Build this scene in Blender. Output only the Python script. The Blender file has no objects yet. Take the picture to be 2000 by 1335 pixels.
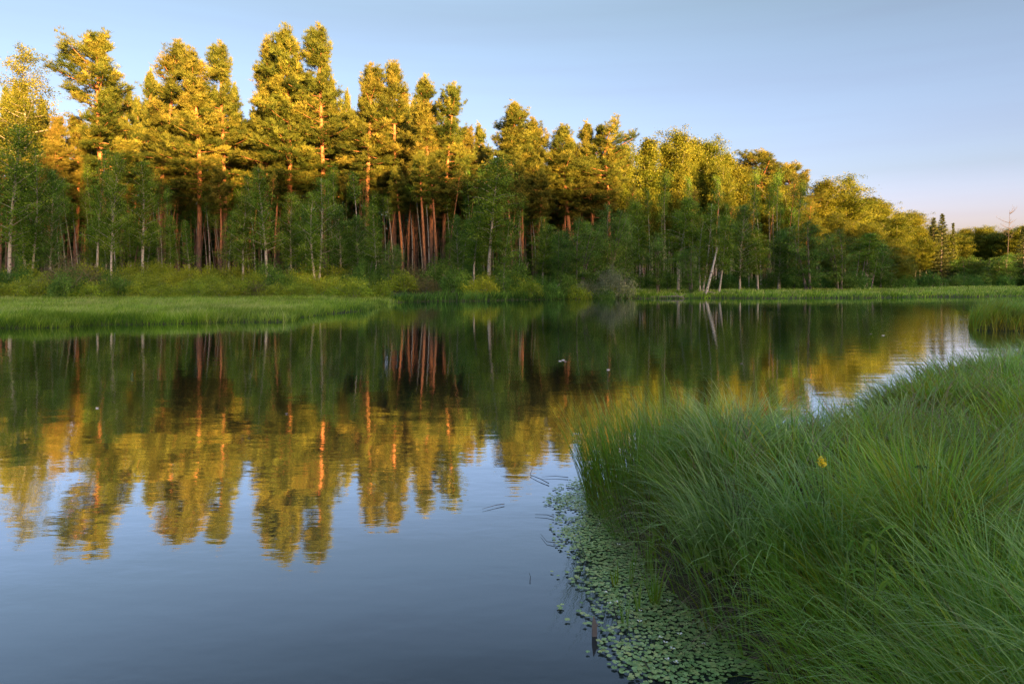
import bpy, math, random
import numpy as np
from math import radians, sin, cos, tan, pi

# ------------------------------------------------------------------ camera, sky, sun, exposure
SC = bpy.context.scene
COL = SC.collection
FPX, CX, HY, CZ = 1333.3, 1000.0, 545.0, 1.6      # focal length and horizon of the 2000 px wide photograph
cam = bpy.data.cameras.new('camera'); camo = bpy.data.objects.new('camera', cam); COL.objects.link(camo)
camo.location = (0, 0, CZ); camo.rotation_euler = (radians(90), 0, 0)
cam.sensor_width = 36; cam.lens = 24; cam.shift_y = -(667.5 - HY) / 2000
cam.clip_start = 0.05; cam.clip_end = 3000
SC.camera = camo

SUN_AZ, SUN_EL = radians(-30), radians(4.5)       # the light travels towards +Y, turned to -X
W = bpy.data.worlds.new('World'); SC.world = W; W.use_nodes = True
nt = W.node_tree; nt.nodes.clear()
sky = nt.nodes.new('ShaderNodeTexSky'); sky.sky_type = 'NISHITA'; sky.sun_disc = False
sky.sun_elevation = SUN_EL; sky.sun_rotation = radians(180) + SUN_AZ
sky.altitude = 100; sky.air_density = 1.0; sky.dust_density = 3.0; sky.ozone_density = 1.6
bg = nt.nodes.new('ShaderNodeBackground'); bg.inputs['Strength'].default_value = 0.086
wo = nt.nodes.new('ShaderNodeOutputWorld')
tcw = nt.nodes.new('ShaderNodeTexCoord'); spw = nt.nodes.new('ShaderNodeSeparateXYZ'); nt.links.new(tcw.outputs['Generated'], spw.inputs[0])
rw = nt.nodes.new('ShaderNodeValToRGB'); nt.links.new(spw.outputs[2], rw.inputs[0])      # sky tint: low sky from green-yellow to rose, overhead brightened to fill the shade
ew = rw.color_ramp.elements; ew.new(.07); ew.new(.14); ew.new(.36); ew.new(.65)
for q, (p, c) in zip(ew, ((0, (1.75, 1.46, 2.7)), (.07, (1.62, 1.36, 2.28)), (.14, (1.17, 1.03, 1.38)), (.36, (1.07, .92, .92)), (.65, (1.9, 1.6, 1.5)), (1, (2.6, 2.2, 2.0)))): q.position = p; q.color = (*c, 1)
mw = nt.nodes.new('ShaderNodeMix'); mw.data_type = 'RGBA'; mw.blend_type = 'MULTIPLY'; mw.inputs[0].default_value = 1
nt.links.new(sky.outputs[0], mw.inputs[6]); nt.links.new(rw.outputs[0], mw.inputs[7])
mpw = nt.nodes.new('ShaderNodeMapping'); mpw.inputs['Scale'].default_value = (1.6, 1.6, 22); nt.links.new(tcw.outputs['Generated'], mpw.inputs[0])
nw = nt.nodes.new('ShaderNodeTexNoise'); nw.inputs['Scale'].default_value = 1.6; nw.inputs['Detail'].default_value = 4; nt.links.new(mpw.outputs[0], nw.inputs['Vector'])
cw = nt.nodes.new('ShaderNodeValToRGB'); nt.links.new(nw.outputs[0], cw.inputs[0])       # thin veils of evening cloud
cw.color_ramp.elements[0].position = .42; cw.color_ramp.elements[0].color = (1, 1, 1, 1); cw.color_ramp.elements[1].position = .72; cw.color_ramp.elements[1].color = (.975, .955, .962, 1)
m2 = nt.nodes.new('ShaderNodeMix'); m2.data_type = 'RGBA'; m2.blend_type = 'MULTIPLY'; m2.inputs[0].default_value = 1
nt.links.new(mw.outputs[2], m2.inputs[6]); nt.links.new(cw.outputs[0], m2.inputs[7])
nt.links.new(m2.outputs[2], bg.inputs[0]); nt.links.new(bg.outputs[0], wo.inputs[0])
sun = bpy.data.lights.new('sun', 'SUN'); suno = bpy.data.objects.new('sun', sun); COL.objects.link(suno)
sun.energy = 5.0; sun.angle = radians(0.5); sun.color = (1.0, 0.55, 0.20)
# a sun lamp shines along its local -Z
suno.rotation_euler = (radians(90) - SUN_EL, 0, -SUN_AZ)
SC.view_settings.view_transform = 'Standard'; SC.view_settings.look = 'None'
SC.view_settings.gamma = 1; SC.view_settings.use_curve_mapping = False
SC.view_settings.exposure = 2.48
SC.cycles.use_denoising = True; SC.cycles.denoising_prefilter = 'NONE'; SC.cycles.sample_clamp_indirect = 0.6; SC.cycles.sample_clamp_direct = 1.0
SC.cycles.max_bounces = 6; SC.cycles.diffuse_bounces = 4; SC.cycles.glossy_bounces = 3
SC.cycles.transmission_bounces = 4; SC.cycles.transparent_max_bounces = 4
SC.cycles.caustics_reflective = False; SC.cycles.caustics_refractive = False

# ------------------------------------------------------------------ helpers
R = np.random.default_rng(11)
def gx(x, D): return (x - CX) / FPX * D
def G(x, y, z=0.0):
    D = FPX * (CZ - z) / (y - HY); return np.array((gx(x, D), D, z))

def prop(o, label=None, cat=None, group=None, kind=None):
    if label: o['label'] = label
    if cat: o['category'] = cat
    if group: o['group'] = group
    if kind: o['kind'] = kind
    return o

class MB:
    """collects verts and tri/quad faces, then links them as one mesh"""
    def __init__(s): s.v = []; s.f3 = []; s.f4 = []; s.a = []; s.n = 0
    def add(s, v, f3=None, f4=None, a=None):
        v = np.asarray(v, float).reshape(-1, 3)
        if f3 is not None and len(f3): s.f3.append(np.asarray(f3, int) + s.n)
        if f4 is not None and len(f4): s.f4.append(np.asarray(f4, int) + s.n)
        s.v.append(v); s.a.append(np.full(len(v), .5) if a is None else np.broadcast_to(np.asarray(a, float), (len(v),)))
        s.n += len(v); return s
    def mesh(s, name, mat, smooth=False):
        v = np.concatenate(s.v); a = np.concatenate(s.a)
        f3 = np.concatenate(s.f3) if s.f3 else np.zeros((0, 3), int)
        f4 = np.concatenate(s.f4) if s.f4 else np.zeros((0, 4), int)
        m = bpy.data.meshes.new(name); m.vertices.add(len(v)); m.vertices.foreach_set('co', v.astype(np.float32).ravel())
        nl = f3.size + f4.size; m.loops.add(nl); m.loops.foreach_set('vertex_index', np.concatenate([f3.ravel(), f4.ravel()]).astype(np.int32))
        m.polygons.add(len(f3) + len(f4))
        m.polygons.foreach_set('loop_start', np.concatenate([np.arange(len(f3)) * 3, f3.size + np.arange(len(f4)) * 4]).astype(np.int32))
        at = m.attributes.new('tone', 'FLOAT', 'POINT'); at.data.foreach_set('value', a.astype(np.float32))
        m.update(calc_edges=True)
        m.shade_smooth() if smooth else m.shade_flat()
        m.materials.append(mat); return m
    def obj(s, name, mat, parent=None, smooth=False):
        return link(name, s.mesh(name, mat, smooth), parent)

def link(name, mesh, parent=None):
    o = bpy.data.objects.new(name, mesh); COL.objects.link(o)
    if parent: o.parent = parent
    return o
def empty(name, loc=(0, 0, 0), rz=0, sc=(1, 1, 1)):
    o = link(name, None); o.location = loc; o.rotation_euler = (0, 0, rz); o.scale = sc; o.empty_display_size = .2
    return o

def tube(mb, path, rad, sides=6, a=.5, cap=True):
    path = np.asarray(path, float); n = len(path); rad = np.broadcast_to(np.asarray(rad, float), (n,))
    t = np.gradient(path, axis=0); t /= np.linalg.norm(t, axis=1)[:, None] + 1e-9
    ref = np.array((0, 0, 1.)) if abs(t[:, 2]).mean() < .8 else np.array((1., 0, 0))
    u = np.cross(t, ref); u /= np.linalg.norm(u, axis=1)[:, None] + 1e-9; w = np.cross(t, u)
    ang = np.arange(sides) * 2 * pi / sides
    v = path[:, None] + rad[:, None, None] * (np.cos(ang)[None, :, None] * u[:, None] + np.sin(ang)[None, :, None] * w[:, None])
    i = np.arange(n - 1)[:, None] * sides; j = np.arange(sides)[None]; k = (j + 1) % sides
    f4 = np.stack([i + j, i + k, i + sides + k, i + sides + j], -1).reshape(-1, 4)
    f3 = None
    v = v.reshape(-1, 3)
    if cap:
        v = np.vstack([v, path[-1:] + t[-1:] * rad[-1]]); b = (n - 1) * sides
        f3 = np.stack([b + j[0], b + k[0], np.full(sides, n * sides)], -1)
    mb.add(v, f3, f4, a)

def unit(v): return v / (np.linalg.norm(v, axis=-1, keepdims=True) + 1e-9)
def rdir(n, r=R): return unit(r.normal(size=(n, 3)))

def needles(mb, c, d, n, L, w, r, spread=.9, tone=None):
    """tufts: n needle triangles round each centre c, pointing mostly along d"""
    N = len(c); c = np.repeat(c, n, 0); d = np.repeat(d, n, 0)
    k = unit(d + rdir(N * n, r) * spread); l = L * r.uniform(.6, 1.15, (N * n, 1))
    s = unit(np.cross(k, rdir(N * n, r))) * w * .5
    b = c + rdir(N * n, r) * L * .25
    v = np.stack([b - s, b + s, b + k * l], 1).reshape(-1, 3)
    tn = np.repeat(np.repeat(r.uniform(0, 1, N) if tone is None else tone, n), 3)
    mb.add(v, np.arange(N * n * 3).reshape(-1, 3), None, tn)

def leaves(mb, c, n, spread, size, r, tone=None, flat=.0, squash=(1, 1, 1)):
    """n diamond leaves scattered in a ball round each centre c"""
    N = len(c); M = N * n
    p = np.repeat(c, n, 0) + r.normal(size=(M, 3)) * np.broadcast_to(np.asarray(spread), (M,) if np.ndim(spread) == 0 else (M,))[:, None] * .5 * np.array(squash)
    nr = unit(rdir(M, r) + np.array((0, 0, flat))); a = unit(np.cross(nr, rdir(M, r))); b = np.cross(nr, a)
    s = size * r.uniform(.65, 1.2, (M, 1))
    v = np.stack([p - a * s * .5, p + b * s * .33, p + a * s * .5, p - b * s * .33], 1).reshape(-1, 3)
    tn = np.repeat(r.uniform(0, 1, N) if tone is None else tone, n)
    tn = np.repeat(np.clip(tn + r.normal(size=M) * .12, 0, 1), 4)
    mb.add(v, None, np.arange(M * 4).reshape(-1, 4), tn)

def sdist(P, poly):
    """signed distance to a polygon, positive inside"""
    P = np.asarray(P, float); poly = np.asarray(poly, float); out = np.full(len(P), 1e9); ins = np.zeros(len(P), bool)
    for a, b in zip(poly, np.roll(poly, -1, 0)):
        e = b - a; w = P - a; t = np.clip((w @ e) / (e @ e), 0, 1)
        out = np.minimum(out, np.hypot(*(w - t[:, None] * e).T))
        c = (a[1] > P[:, 1]) != (b[1] > P[:, 1])
        with np.errstate(all='ignore'): xi = (b[0] - a[0]) * (P[:, 1] - a[1]) / (b[1] - a[1]) + a[0]
        ins ^= c & (P[:, 0] < xi)
    return np.where(ins, out, -out)

_ph = np.random.default_rng(5).uniform(0, 6.28, (40, 3))
def noise2(x, y, s=1.0, k=0):
    o = 0
    for i in range(5):
        a, b, c = _ph[(k * 5 + i) % 40]
        f = s * (1.0 + .55 * i)
        o = o + np.sin(f * (x * cos(a) + y * sin(a)) + b + 1.3 * np.sin(f * .6 * (x * cos(c) - y * sin(c)) + a)) / (1 + .35 * i)
    return o / 3.2
def smooth(e0, e1, x):
    t = np.clip((x - e0) / (e1 - e0), 0, 1); return t * t * (3 - 2 * t)

# ------------------------------------------------------------------ materials
def mat(name):
    m = bpy.data.materials.new(name); m.use_nodes = True; t = m.node_tree; t.nodes.clear()
    return m, t, t.nodes.new('ShaderNodeOutputMaterial')
def node(t, ty, **kw):
    n = t.nodes.new(ty)
    for k, v in kw.items():
        if k.startswith('i_'): n.inputs[k[2:].replace('_', ' ')].default_value = v
        else: setattr(n, k, v)
    return n
def ramp(t, fac, stops):
    r = t.nodes.new('ShaderNodeValToRGB'); e = r.color_ramp.elements
    while len(e) < len(stops): e.new(.5)
    for q, (p, c) in zip(e, stops): q.position = p; q.color = (*c, 1)
    t.links.new(fac, r.inputs[0]); return r.outputs[0]
def mixc(t, fac, a, b, mode='MIX'):
    m = t.nodes.new('ShaderNodeMix'); m.data_type = 'RGBA'; m.blend_type = mode
    for s, val in ((0, fac), (6, a), (7, b)):
        if hasattr(val, 'is_output'): t.links.new(val, m.inputs[s])
        else: m.inputs[s].default_value = val if s == 0 else (*val, 1)
    return m.outputs[2]

def foliage(name, c0, c1, c2, trans=.35, rough=.5, spec=.15, var=.35, nscale=.8):
    """leaf or needle material: tone along the 'tone' attribute, patches of hue, tree-to-tree variation"""
    m, t, o = mat(name)
    at = node(t, 'ShaderNodeAttribute', attribute_name='tone')
    col = ramp(t, at.outputs['Fac'], [(0, c0), (.55, c1), (1, c2)])
    tc = node(t, 'ShaderNodeTexCoord'); nz = node(t, 'ShaderNodeTexNoise', i_Scale=nscale, i_Detail=2.0)
    t.links.new(tc.outputs['Object'], nz.inputs['Vector'])
    oi = node(t, 'ShaderNodeObjectInfo')
    hs = node(t, 'ShaderNodeHueSaturation'); t.links.new(col, hs.inputs['Color'])
    mr = node(t, 'ShaderNodeMapRange'); t.links.new(nz.outputs[0], mr.inputs[0])
    for k, v in ((1, .3), (2, .7), (3, 1 - var), (4, 1 + var)): mr.inputs[k].default_value = v
    t.links.new(mr.outputs[0], hs.inputs['Value'])
    mh = node(t, 'ShaderNodeMapRange'); t.links.new(oi.outputs['Random'], mh.inputs[0])
    mh.inputs[3].default_value = .488; mh.inputs[4].default_value = .512; t.links.new(mh.outputs[0], hs.inputs['Hue'])
    d = node(t, 'ShaderNodeBsdfPrincipled', i_Roughness=rough); d.inputs['Specular IOR Level'].default_value = spec
    tr = node(t, 'ShaderNodeBsdfTranslucent'); mx = node(t, 'ShaderNodeMixShader'); mx.inputs[0].default_value = trans
    t.links.new(hs.outputs[0], d.inputs['Base Color']); t.links.new(hs.outputs[0], tr.inputs['Color'])
    t.links.new(d.outputs[0], mx.inputs[1]); t.links.new(tr.outputs[0], mx.inputs[2]); t.links.new(mx.outputs[0], o.inputs[0])
    return m

def solid(name, c, rough=.7, c2=None, scale=8, bump=0, spec=.3):
    m, t, o = mat(name); d = node(t, 'ShaderNodeBsdfPrincipled', i_Roughness=rough)
    d.inputs['Specular IOR Level'].default_value = spec
    tc = node(t, 'ShaderNodeTexCoord'); nz = node(t, 'ShaderNodeTexNoise', i_Scale=scale, i_Detail=4.0)
    t.links.new(tc.outputs['Object'], nz.inputs['Vector'])
    t.links.new(ramp(t, nz.outputs[0], [(.35, c), (.65, c2 or c)]), d.inputs['Base Color'])
    if bump:
        b = node(t, 'ShaderNodeBump', i_Strength=bump); t.links.new(nz.outputs[0], b.inputs['Height']); t.links.new(b.outputs[0], d.inputs['Normal'])
    t.links.new(d.outputs[0], o.inputs[0]); return m

def bark_pine():
    m, t, o = mat('pine_bark'); d = node(t, 'ShaderNodeBsdfPrincipled', i_Roughness=.9)
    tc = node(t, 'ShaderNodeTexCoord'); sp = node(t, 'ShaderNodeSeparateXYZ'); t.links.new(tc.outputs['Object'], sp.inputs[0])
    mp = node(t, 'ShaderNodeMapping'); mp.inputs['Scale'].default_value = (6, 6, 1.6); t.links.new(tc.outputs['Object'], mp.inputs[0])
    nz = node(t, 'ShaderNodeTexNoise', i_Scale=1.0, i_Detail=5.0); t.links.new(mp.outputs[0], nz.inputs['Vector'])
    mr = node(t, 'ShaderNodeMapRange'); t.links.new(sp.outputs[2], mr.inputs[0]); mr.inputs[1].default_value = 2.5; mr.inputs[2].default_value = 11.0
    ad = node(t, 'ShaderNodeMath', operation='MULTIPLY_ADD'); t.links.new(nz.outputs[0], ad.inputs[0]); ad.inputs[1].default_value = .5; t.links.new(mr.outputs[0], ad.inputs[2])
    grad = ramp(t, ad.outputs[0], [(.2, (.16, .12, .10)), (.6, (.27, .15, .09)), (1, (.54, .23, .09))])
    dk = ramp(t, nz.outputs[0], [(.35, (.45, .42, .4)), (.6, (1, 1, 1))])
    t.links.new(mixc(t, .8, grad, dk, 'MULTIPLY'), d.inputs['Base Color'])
    b = node(t, 'ShaderNodeBump', i_Strength=.6, i_Distance=.05); t.links.new(nz.outputs[0], b.inputs['Height']); t.links.new(b.outputs[0], d.inputs['Normal'])
    t.links.new(d.outputs[0], o.inputs[0]); return m

def bark_pale(name, c0, c1, dark, thr=.4):
    m, t, o = mat(name); d = node(t, 'ShaderNodeBsdfPrincipled', i_Roughness=.7)
    tc = node(t, 'ShaderNodeTexCoord'); mp = node(t, 'ShaderNodeMapping'); mp.inputs['Scale'].default_value = (3, 3, 7)
    t.links.new(tc.outputs['Object'], mp.inputs[0])
    nz = node(t, 'ShaderNodeTexNoise', i_Scale=1.0, i_Detail=3.0); t.links.new(mp.outputs[0], nz.inputs['Vector'])
    n2 = node(t, 'ShaderNodeTexNoise', i_Scale=.4); t.links.new(tc.outputs['Object'], n2.inputs['Vector'])
    base = ramp(t, n2.outputs[0], [(.35, c0), (.65, c1)])
    mk = ramp(t, nz.outputs[0], [(thr - .06, dark), (thr, (1, 1, 1))])
    t.links.new(mixc(t, 1, base, mk, 'MULTIPLY'), d.inputs['Base Color']); t.links.new(d.outputs[0], o.inputs[0]); return m

def water_mat():
    m, t, o = mat('river_water')
    tc = node(t, 'ShaderNodeTexCoord')
    def nz(sx, sy, det, rough=.5):
        mp = node(t, 'ShaderNodeMapping'); mp.inputs['Scale'].default_value = (sx, sy, 1); t.links.new(tc.outputs['Object'], mp.inputs[0])
        n = node(t, 'ShaderNodeTexNoise', i_Scale=1.0, i_Detail=det, i_Roughness=rough); t.links.new(mp.outputs[0], n.inputs['Vector']); return n.outputs[0]
    def math_(op, a, b=0.0, c=0.0):
        n = node(t, 'ShaderNodeMath', operation=op)
        for i, q in enumerate((a, b, c)):
            if hasattr(q, 'is_output'): t.links.new(q, n.inputs[i])
            else: n.inputs[i].default_value = q
        return n.outputs[0]
    patch = node(t, 'ShaderNodeMapRange'); t.links.new(nz(.12, .30, 3), patch.inputs[0])
    patch.inputs[1].default_value = .52; patch.inputs[2].default_value = .72
    # a breeze roughens the reach beyond the islet
    sp = node(t, 'ShaderNodeSeparateXYZ'); t.links.new(tc.outputs['Object'], sp.inputs[0])
    fx = node(t, 'ShaderNodeMapRange'); t.links.new(sp.outputs[0], fx.inputs[0]); fx.inputs[1].default_value = 7.0; fx.inputs[2].default_value = 13.0
    fy = node(t, 'ShaderNodeMapRange'); t.links.new(sp.outputs[1], fy.inputs[0]); fy.inputs[1].default_value = 13.0; fy.inputs[2].default_value = 17.0
    fz = node(t, 'ShaderNodeMapRange'); t.links.new(sp.outputs[1], fz.inputs[0]); fz.inputs[1].default_value = 36.0; fz.inputs[2].default_value = 30.0
    breeze = math_('MULTIPLY', math_('MULTIPLY', fx.outputs[0], fy.outputs[0]), fz.outputs[0])
    amp = math_('ADD', math_('MULTIPLY', patch.outputs[0], .5), math_('MULTIPLY', breeze, 1.2))
    amp = math_('ADD', amp, .35)
    h1 = nz(.9, 1.6, 2.0); h2 = nz(6.0, 13.0, 2.0)
    hh = math_('ADD', math_('MULTIPLY', h1, .0035), math_('MULTIPLY', math_('MULTIPLY', h2, amp), .0016))
    b = node(t, 'ShaderNodeBump', i_Strength=1.0, i_Distance=1.0); t.links.new(hh, b.inputs['Height'])
    gl = node(t, 'ShaderNodeBsdfGlossy', i_Roughness=.035); gl.inputs['Color'].default_value = (.87, .92, 1, 1)
    df = node(t, 'ShaderNodeBsdfDiffuse'); df.inputs['Color'].default_value = (.022, .030, .032, 1)
    lw = node(t, 'ShaderNodeLayerWeight'); pw = node(t, 'ShaderNodeMapRange', interpolation_type='SMOOTHSTEP'); t.links.new(lw.outputs['Facing'], pw.inputs[0]); pw.inputs[1].default_value = .41; pw.inputs[2].default_value = .95; fr = math_('MULTIPLY_ADD', pw.outputs[0], .94, .04)
    t.links.new(b.outputs[0], gl.inputs['Normal']); t.links.new(b.outputs[0], lw.inputs['Normal'])
    mx = node(t, 'ShaderNodeMixShader'); t.links.new(fr, mx.inputs[0])
    t.links.new(df.outputs[0], mx.inputs[1]); t.links.new(gl.outputs[0], mx.inputs[2]); t.links.new(mx.outputs[0], o.inputs[0])
    return m

M_PINE = foliage('pine_needles', (.055, .085, .014), (.180, .203, .030), (.320, .285, .045), .25, .55, .12)
M_PINEY = foliage('pine_needles_yellowing', (.145, .155, .025), (.220, .205, .030), (.290, .22, .045), .3, .55, .12)
M_BIRCH = foliage('birch_leaves', (.060, .130, .014), (.185, .350, .038), (.320, .470, .060), .4, .55, .12)
M_ASPEN = foliage('aspen_leaves', (.085, .125, .012), (.215, .245, .026), (.320, .320, .040), .4, .55, .12)
M_ALDER = foliage('alder_leaves', (.045, .110, .020), (.135, .290, .046), (.240, .420, .080), .35, .55, .12)
M_WILLOW = foliage('willow_leaves', (.150, .200, .110), (.200, .260, .140), (.260, .310, .180), .3, .45, .4)
M_SPRUCE = foliage('spruce_needles', (.05, .080, .025), (.10, .135, .036), (.17, .18, .045), .2, .6, .3)
M_SHRUB = foliage('shrub_leaves', (.120, .200, .012), (.300, .400, .026), (.430, .490, .045), .4, .45, .35)
M_SHRUBR = foliage('rusty_shrub_leaves', (.120, .140, .045), (.180, .175, .060), (.250, .190, .100), .4, .5, .3)
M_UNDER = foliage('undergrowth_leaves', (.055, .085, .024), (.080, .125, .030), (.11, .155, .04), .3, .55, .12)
M_MEADOW = foliage('meadow_grass', (.100, .230, .022), (.310, .500, .040), (.520, .580, .200), .4, .5, .3, .25, .35)
M_SEDGE = foliage('sedge_blades', (.290, .270, .020), (.200, .395, .028), (.370, .530, .200), .45, .35, .28, .4, 1.6)
M_DRY = solid('dead_grass', (.16, .11, .07), .8, (.26, .20, .13), 14)
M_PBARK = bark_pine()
M_BBARK = bark_pale('birch_bark', (.50, .47, .40), (.38, .37, .30), (.12, .11, .10), .42)
M_ABARK = bark_pale('aspen_bark', (.33, .30, .22), (.26, .25, .18), (.35, .33, .30), .40)
M_GREYWOOD = solid('grey_dead_wood', (.16, .14, .13), .9, (.28, .25, .23), 12, .3)
M_SNAG = solid('dark_dead_wood', (.07, .06, .055), .9, (.12, .10, .09), 12)
M_SOIL = solid('bank_soil', (.030, .028, .015), .95, (.055, .052, .022), 3)
M_FLOOR = solid('forest_floor', (.045, .060, .018), .95, (.085, .100, .030), .6)
M_PAD = foliage('frogbit_leaf', (.190, .310, .100), (.320, .480, .160), (.480, .540, .190), .1, .35, .5, .2, 2.0)
M_WHITE = solid('white_petal', (.80, .80, .76), .5)
M_YELLOW = solid('yellow_petal', (.85, .74, .04), .5, (.80, .62, .03), 60)
M_STEM = solid('green_stem', (.07, .13, .03), .6)

# ------------------------------------------------------------------ ground, water
far_shore = [(-300, -40), (-120, 8), (-40, 20.5), (-22, 22.2)] + [tuple(G(x, y)[:2]) for x, y in
    ((0, 641), (110, 640), (190, 634), (330, 633), (450, 629), (562, 629), (580, 622), (640, 613), (705, 609), (745, 597), (772, 591), (860, 588),
     (930, 588), (1000, 586), (1060, 585), (1150, 583), (1230, 583), (1300, 583), (1400, 582), (1500, 583), (1600, 582), (1700, 582), (1800, 580),
     (1900, 580), (2000, 578))] + [(65, 72), (95, 78), (150, 84), (400, 95), (400, 600), (-400, 600), (-400, -40)]
inlet = [(-24.6, 38.3), (-29, 37.2), (-60, 36), (-60, 40), (-30, 39.6)]
near_shore = [(1.12, 2.2), (1.05, 2.75), (.93, 3.05), (.80, 3.5), (.72, 4.2), (.66, 4.75), (.85, 5.1), (1.3, 5.0), (1.75, 4.85), (2.15, 5.15), (3.2, 6.2), (4.2, 7.2),
              (5.5, 8.5), (6.4, 8.7), (7.6, 8.1), (9.0, 7.7), (12, 8.2), (18, 9.5), (40, 12), (400, 10), (400, -700), (-400, -700), (-400, -90),
              (-60, -12), (-12, -2.2), (-3, .2), (.2, .45), (1.0, 1.3)]
islet = [(14.6, 21.4), (15.1, 22.6), (17, 24.6), (22, 25.2), (28, 24), (30, 21.5), (25, 20.6), (19, 20.9), (16, 21.0)]
def h_far(P):
    d = np.minimum(sdist(P, far_shore), -sdist(P, inlet)); x, y = P[:, 0], P[:, 1]
    rise = .15 + .85 * smooth(14, -6, x)
    z = .16 * (1 - np.exp(-np.maximum(d, 0) / .5)) + .10 * smooth(0, 6, d) + rise * smooth(44, 66, y + .0 * x) * smooth(0, 8, d) + noise2(x, y, .35) * .07 * smooth(0, 3, d)
    return np.where(d > 0, z, np.maximum(d * .5, -.9))
def h_near(P):
    d = sdist(P, near_shore); x, y = P[:, 0], P[:, 1]
    z = .40 * (1 - np.exp(-np.maximum(d, 0) / .22)) + smooth(.1, .8, d) * (noise2(x, y, 2.6, 2) * .09 + .02)
    return np.where(d > 0, z, np.maximum(d * 1.5, -.9))
def h_islet(P):
    d = sdist(P, islet); return np.where(d > 0, .38 * (1 - np.exp(-d / .35)), np.maximum(d, -.9))
def ground_z(P):
    P = np.atleast_2d(np.asarray(P, float))[:, :2]; return np.maximum(np.maximum(h_far(P), h_near(P)), h_islet(P))

def grid(xs, ys, hf, name, m, drop=None):
    X, Y = np.meshgrid(xs, ys); P = np.stack([X.ravel(), Y.ravel()], 1); z = hf(P)
    if drop is not None: z = np.where(drop(P), z - .35, z)
    nx, ny = len(xs), len(ys); i = (np.arange(ny - 1)[:, None] * nx + np.arange(nx - 1)[None]).ravel()
    o = MB().add(np.column_stack([P, z]), None, np.stack([i, i + 1, i + nx + 1, i + nx], 1)).obj(name, m, smooth=True)
    return o
xs = np.concatenate([np.arange(-390, -90, 20), np.arange(-90, 110, 1.4), np.arange(110, 391, 20)])
ys = np.concatenate([np.arange(-640, -20, 20), np.arange(-20, 18, 3), np.arange(18, 72, .8), np.arange(72, 170, 4), np.arange(170, 600, 30)])
inner = lambda P: (abs(P[:, 0] - 4) < 14.5) & (P[:, 1] > -4.5) & (P[:, 1] < 15.5)
prop(grid(xs, ys, ground_z, 'ground', M_FLOOR, inner), kind='structure')
prop(grid(np.arange(-11, 19.1, .12), np.arange(-5, 16.1, .12), h_near, 'near_bank', M_SOIL), kind='structure')
wm = MB().add([(-1500, -1500, 0), (1500, -1500, 0), (1500, 1500, 0), (-1500, 1500, 0)], None, [(0, 1, 2, 3)])
prop(wm.obj('water', water_mat()), kind='structure')

# wooded ridge behind the photographer: the evening sun stands low over it and its shade covers the river
uA = np.array((cos(SUN_AZ), -sin(SUN_AZ))); tA = np.array((sin(SUN_AZ), cos(SUN_AZ)))
def ridge_top(s): # canopy height of the ridge by position across the light
    k = [(-300, 28), (-40, 30), (-14, 30.2), (-4, 27.5), (6, 26.5), (14, 26.8), (24, 25.2), (37, 24.4), (50, 23.4), (62, 23.2), (78, 20.6), (95, 17.8), (120, 15.5), (147, 14.6), (300, 14)]
    return np.interp(s, [q[0] for q in k], [q[1] for q in k]) + 15.0
S = np.arange(-300, 301, 6.0); T = np.array([-420, -350, -320, -300, -288, -280, -270, -245, -200.0])
prof = np.array([.2, .5, .8, .95, 1, 1, .85, .4, -.02])
pts = np.array([[*(s * uA + t * tA), p * (ridge_top(s) - 14)] for t, p in zip(T, prof) for s in S])
i = (np.arange(len(T) - 1)[:, None] * len(S) + np.arange(len(S) - 1)[None]).ravel(); n = len(S)
prop(MB().add(pts, None, np.stack([i, i + 1, i + n + 1, i + n], 1)).obj('hills', M_FLOOR, smooth=True), kind='structure')
mb = MB(); rr = np.random.default_rng(3)
for row, t in enumerate((-289, -285, -280, -276)):
    for s in np.arange(-290, 290, 3.1):
        s2 = s + rr.uniform(-1.4, 1.4); p = s2 * uA + (t + rr.uniform(-1.5, 1.5)) * tA
        top = ridge_top(s2) + rr.normal() * .9 - row % 2 * .7; base = ridge_top(s2) - 14.5; h = top - base
        tube(mb, [(*p, base), (*p, top - .5)], [.2, .05], 4)
        u = rr.uniform(0, 1, 80) ** .8; rad = (1 - u) ** .8 * 2.3 + .15; an = rr.uniform(0, 6.28, 80)
        c = np.column_stack([p[0] + rad * np.cos(an) * rr.uniform(.3, 1, 80), p[1] + rad * np.sin(an) * rr.uniform(.3, 1, 80), base + u * h])
        leaves(mb, c, 3, .9, 1.3, rr)
prop(mb.obj('forest', M_UNDER), 'dark wooded ridge behind the viewer on the near side of the river', 'forest', kind='stuff')

# ------------------------------------------------------------------ tree makers
def trunk_path(H, r, wob=.25, lean=(0, 0), n=16):
    z = np.linspace(0, H, n); a, b = r.uniform(0, 6, 2)
    x = wob * (np.sin(z / H * 3 + a) - sin(a)) * z / H + lean[0] * z; y = wob * (np.sin(z / H * 2.4 + b) - sin(b)) * z / H + lean[1] * z
    return np.column_stack([x, y, z])
def on_path(p, z): return np.array([np.interp(z, p[:, 2], p[:, k]) for k in range(3)]).T

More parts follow.
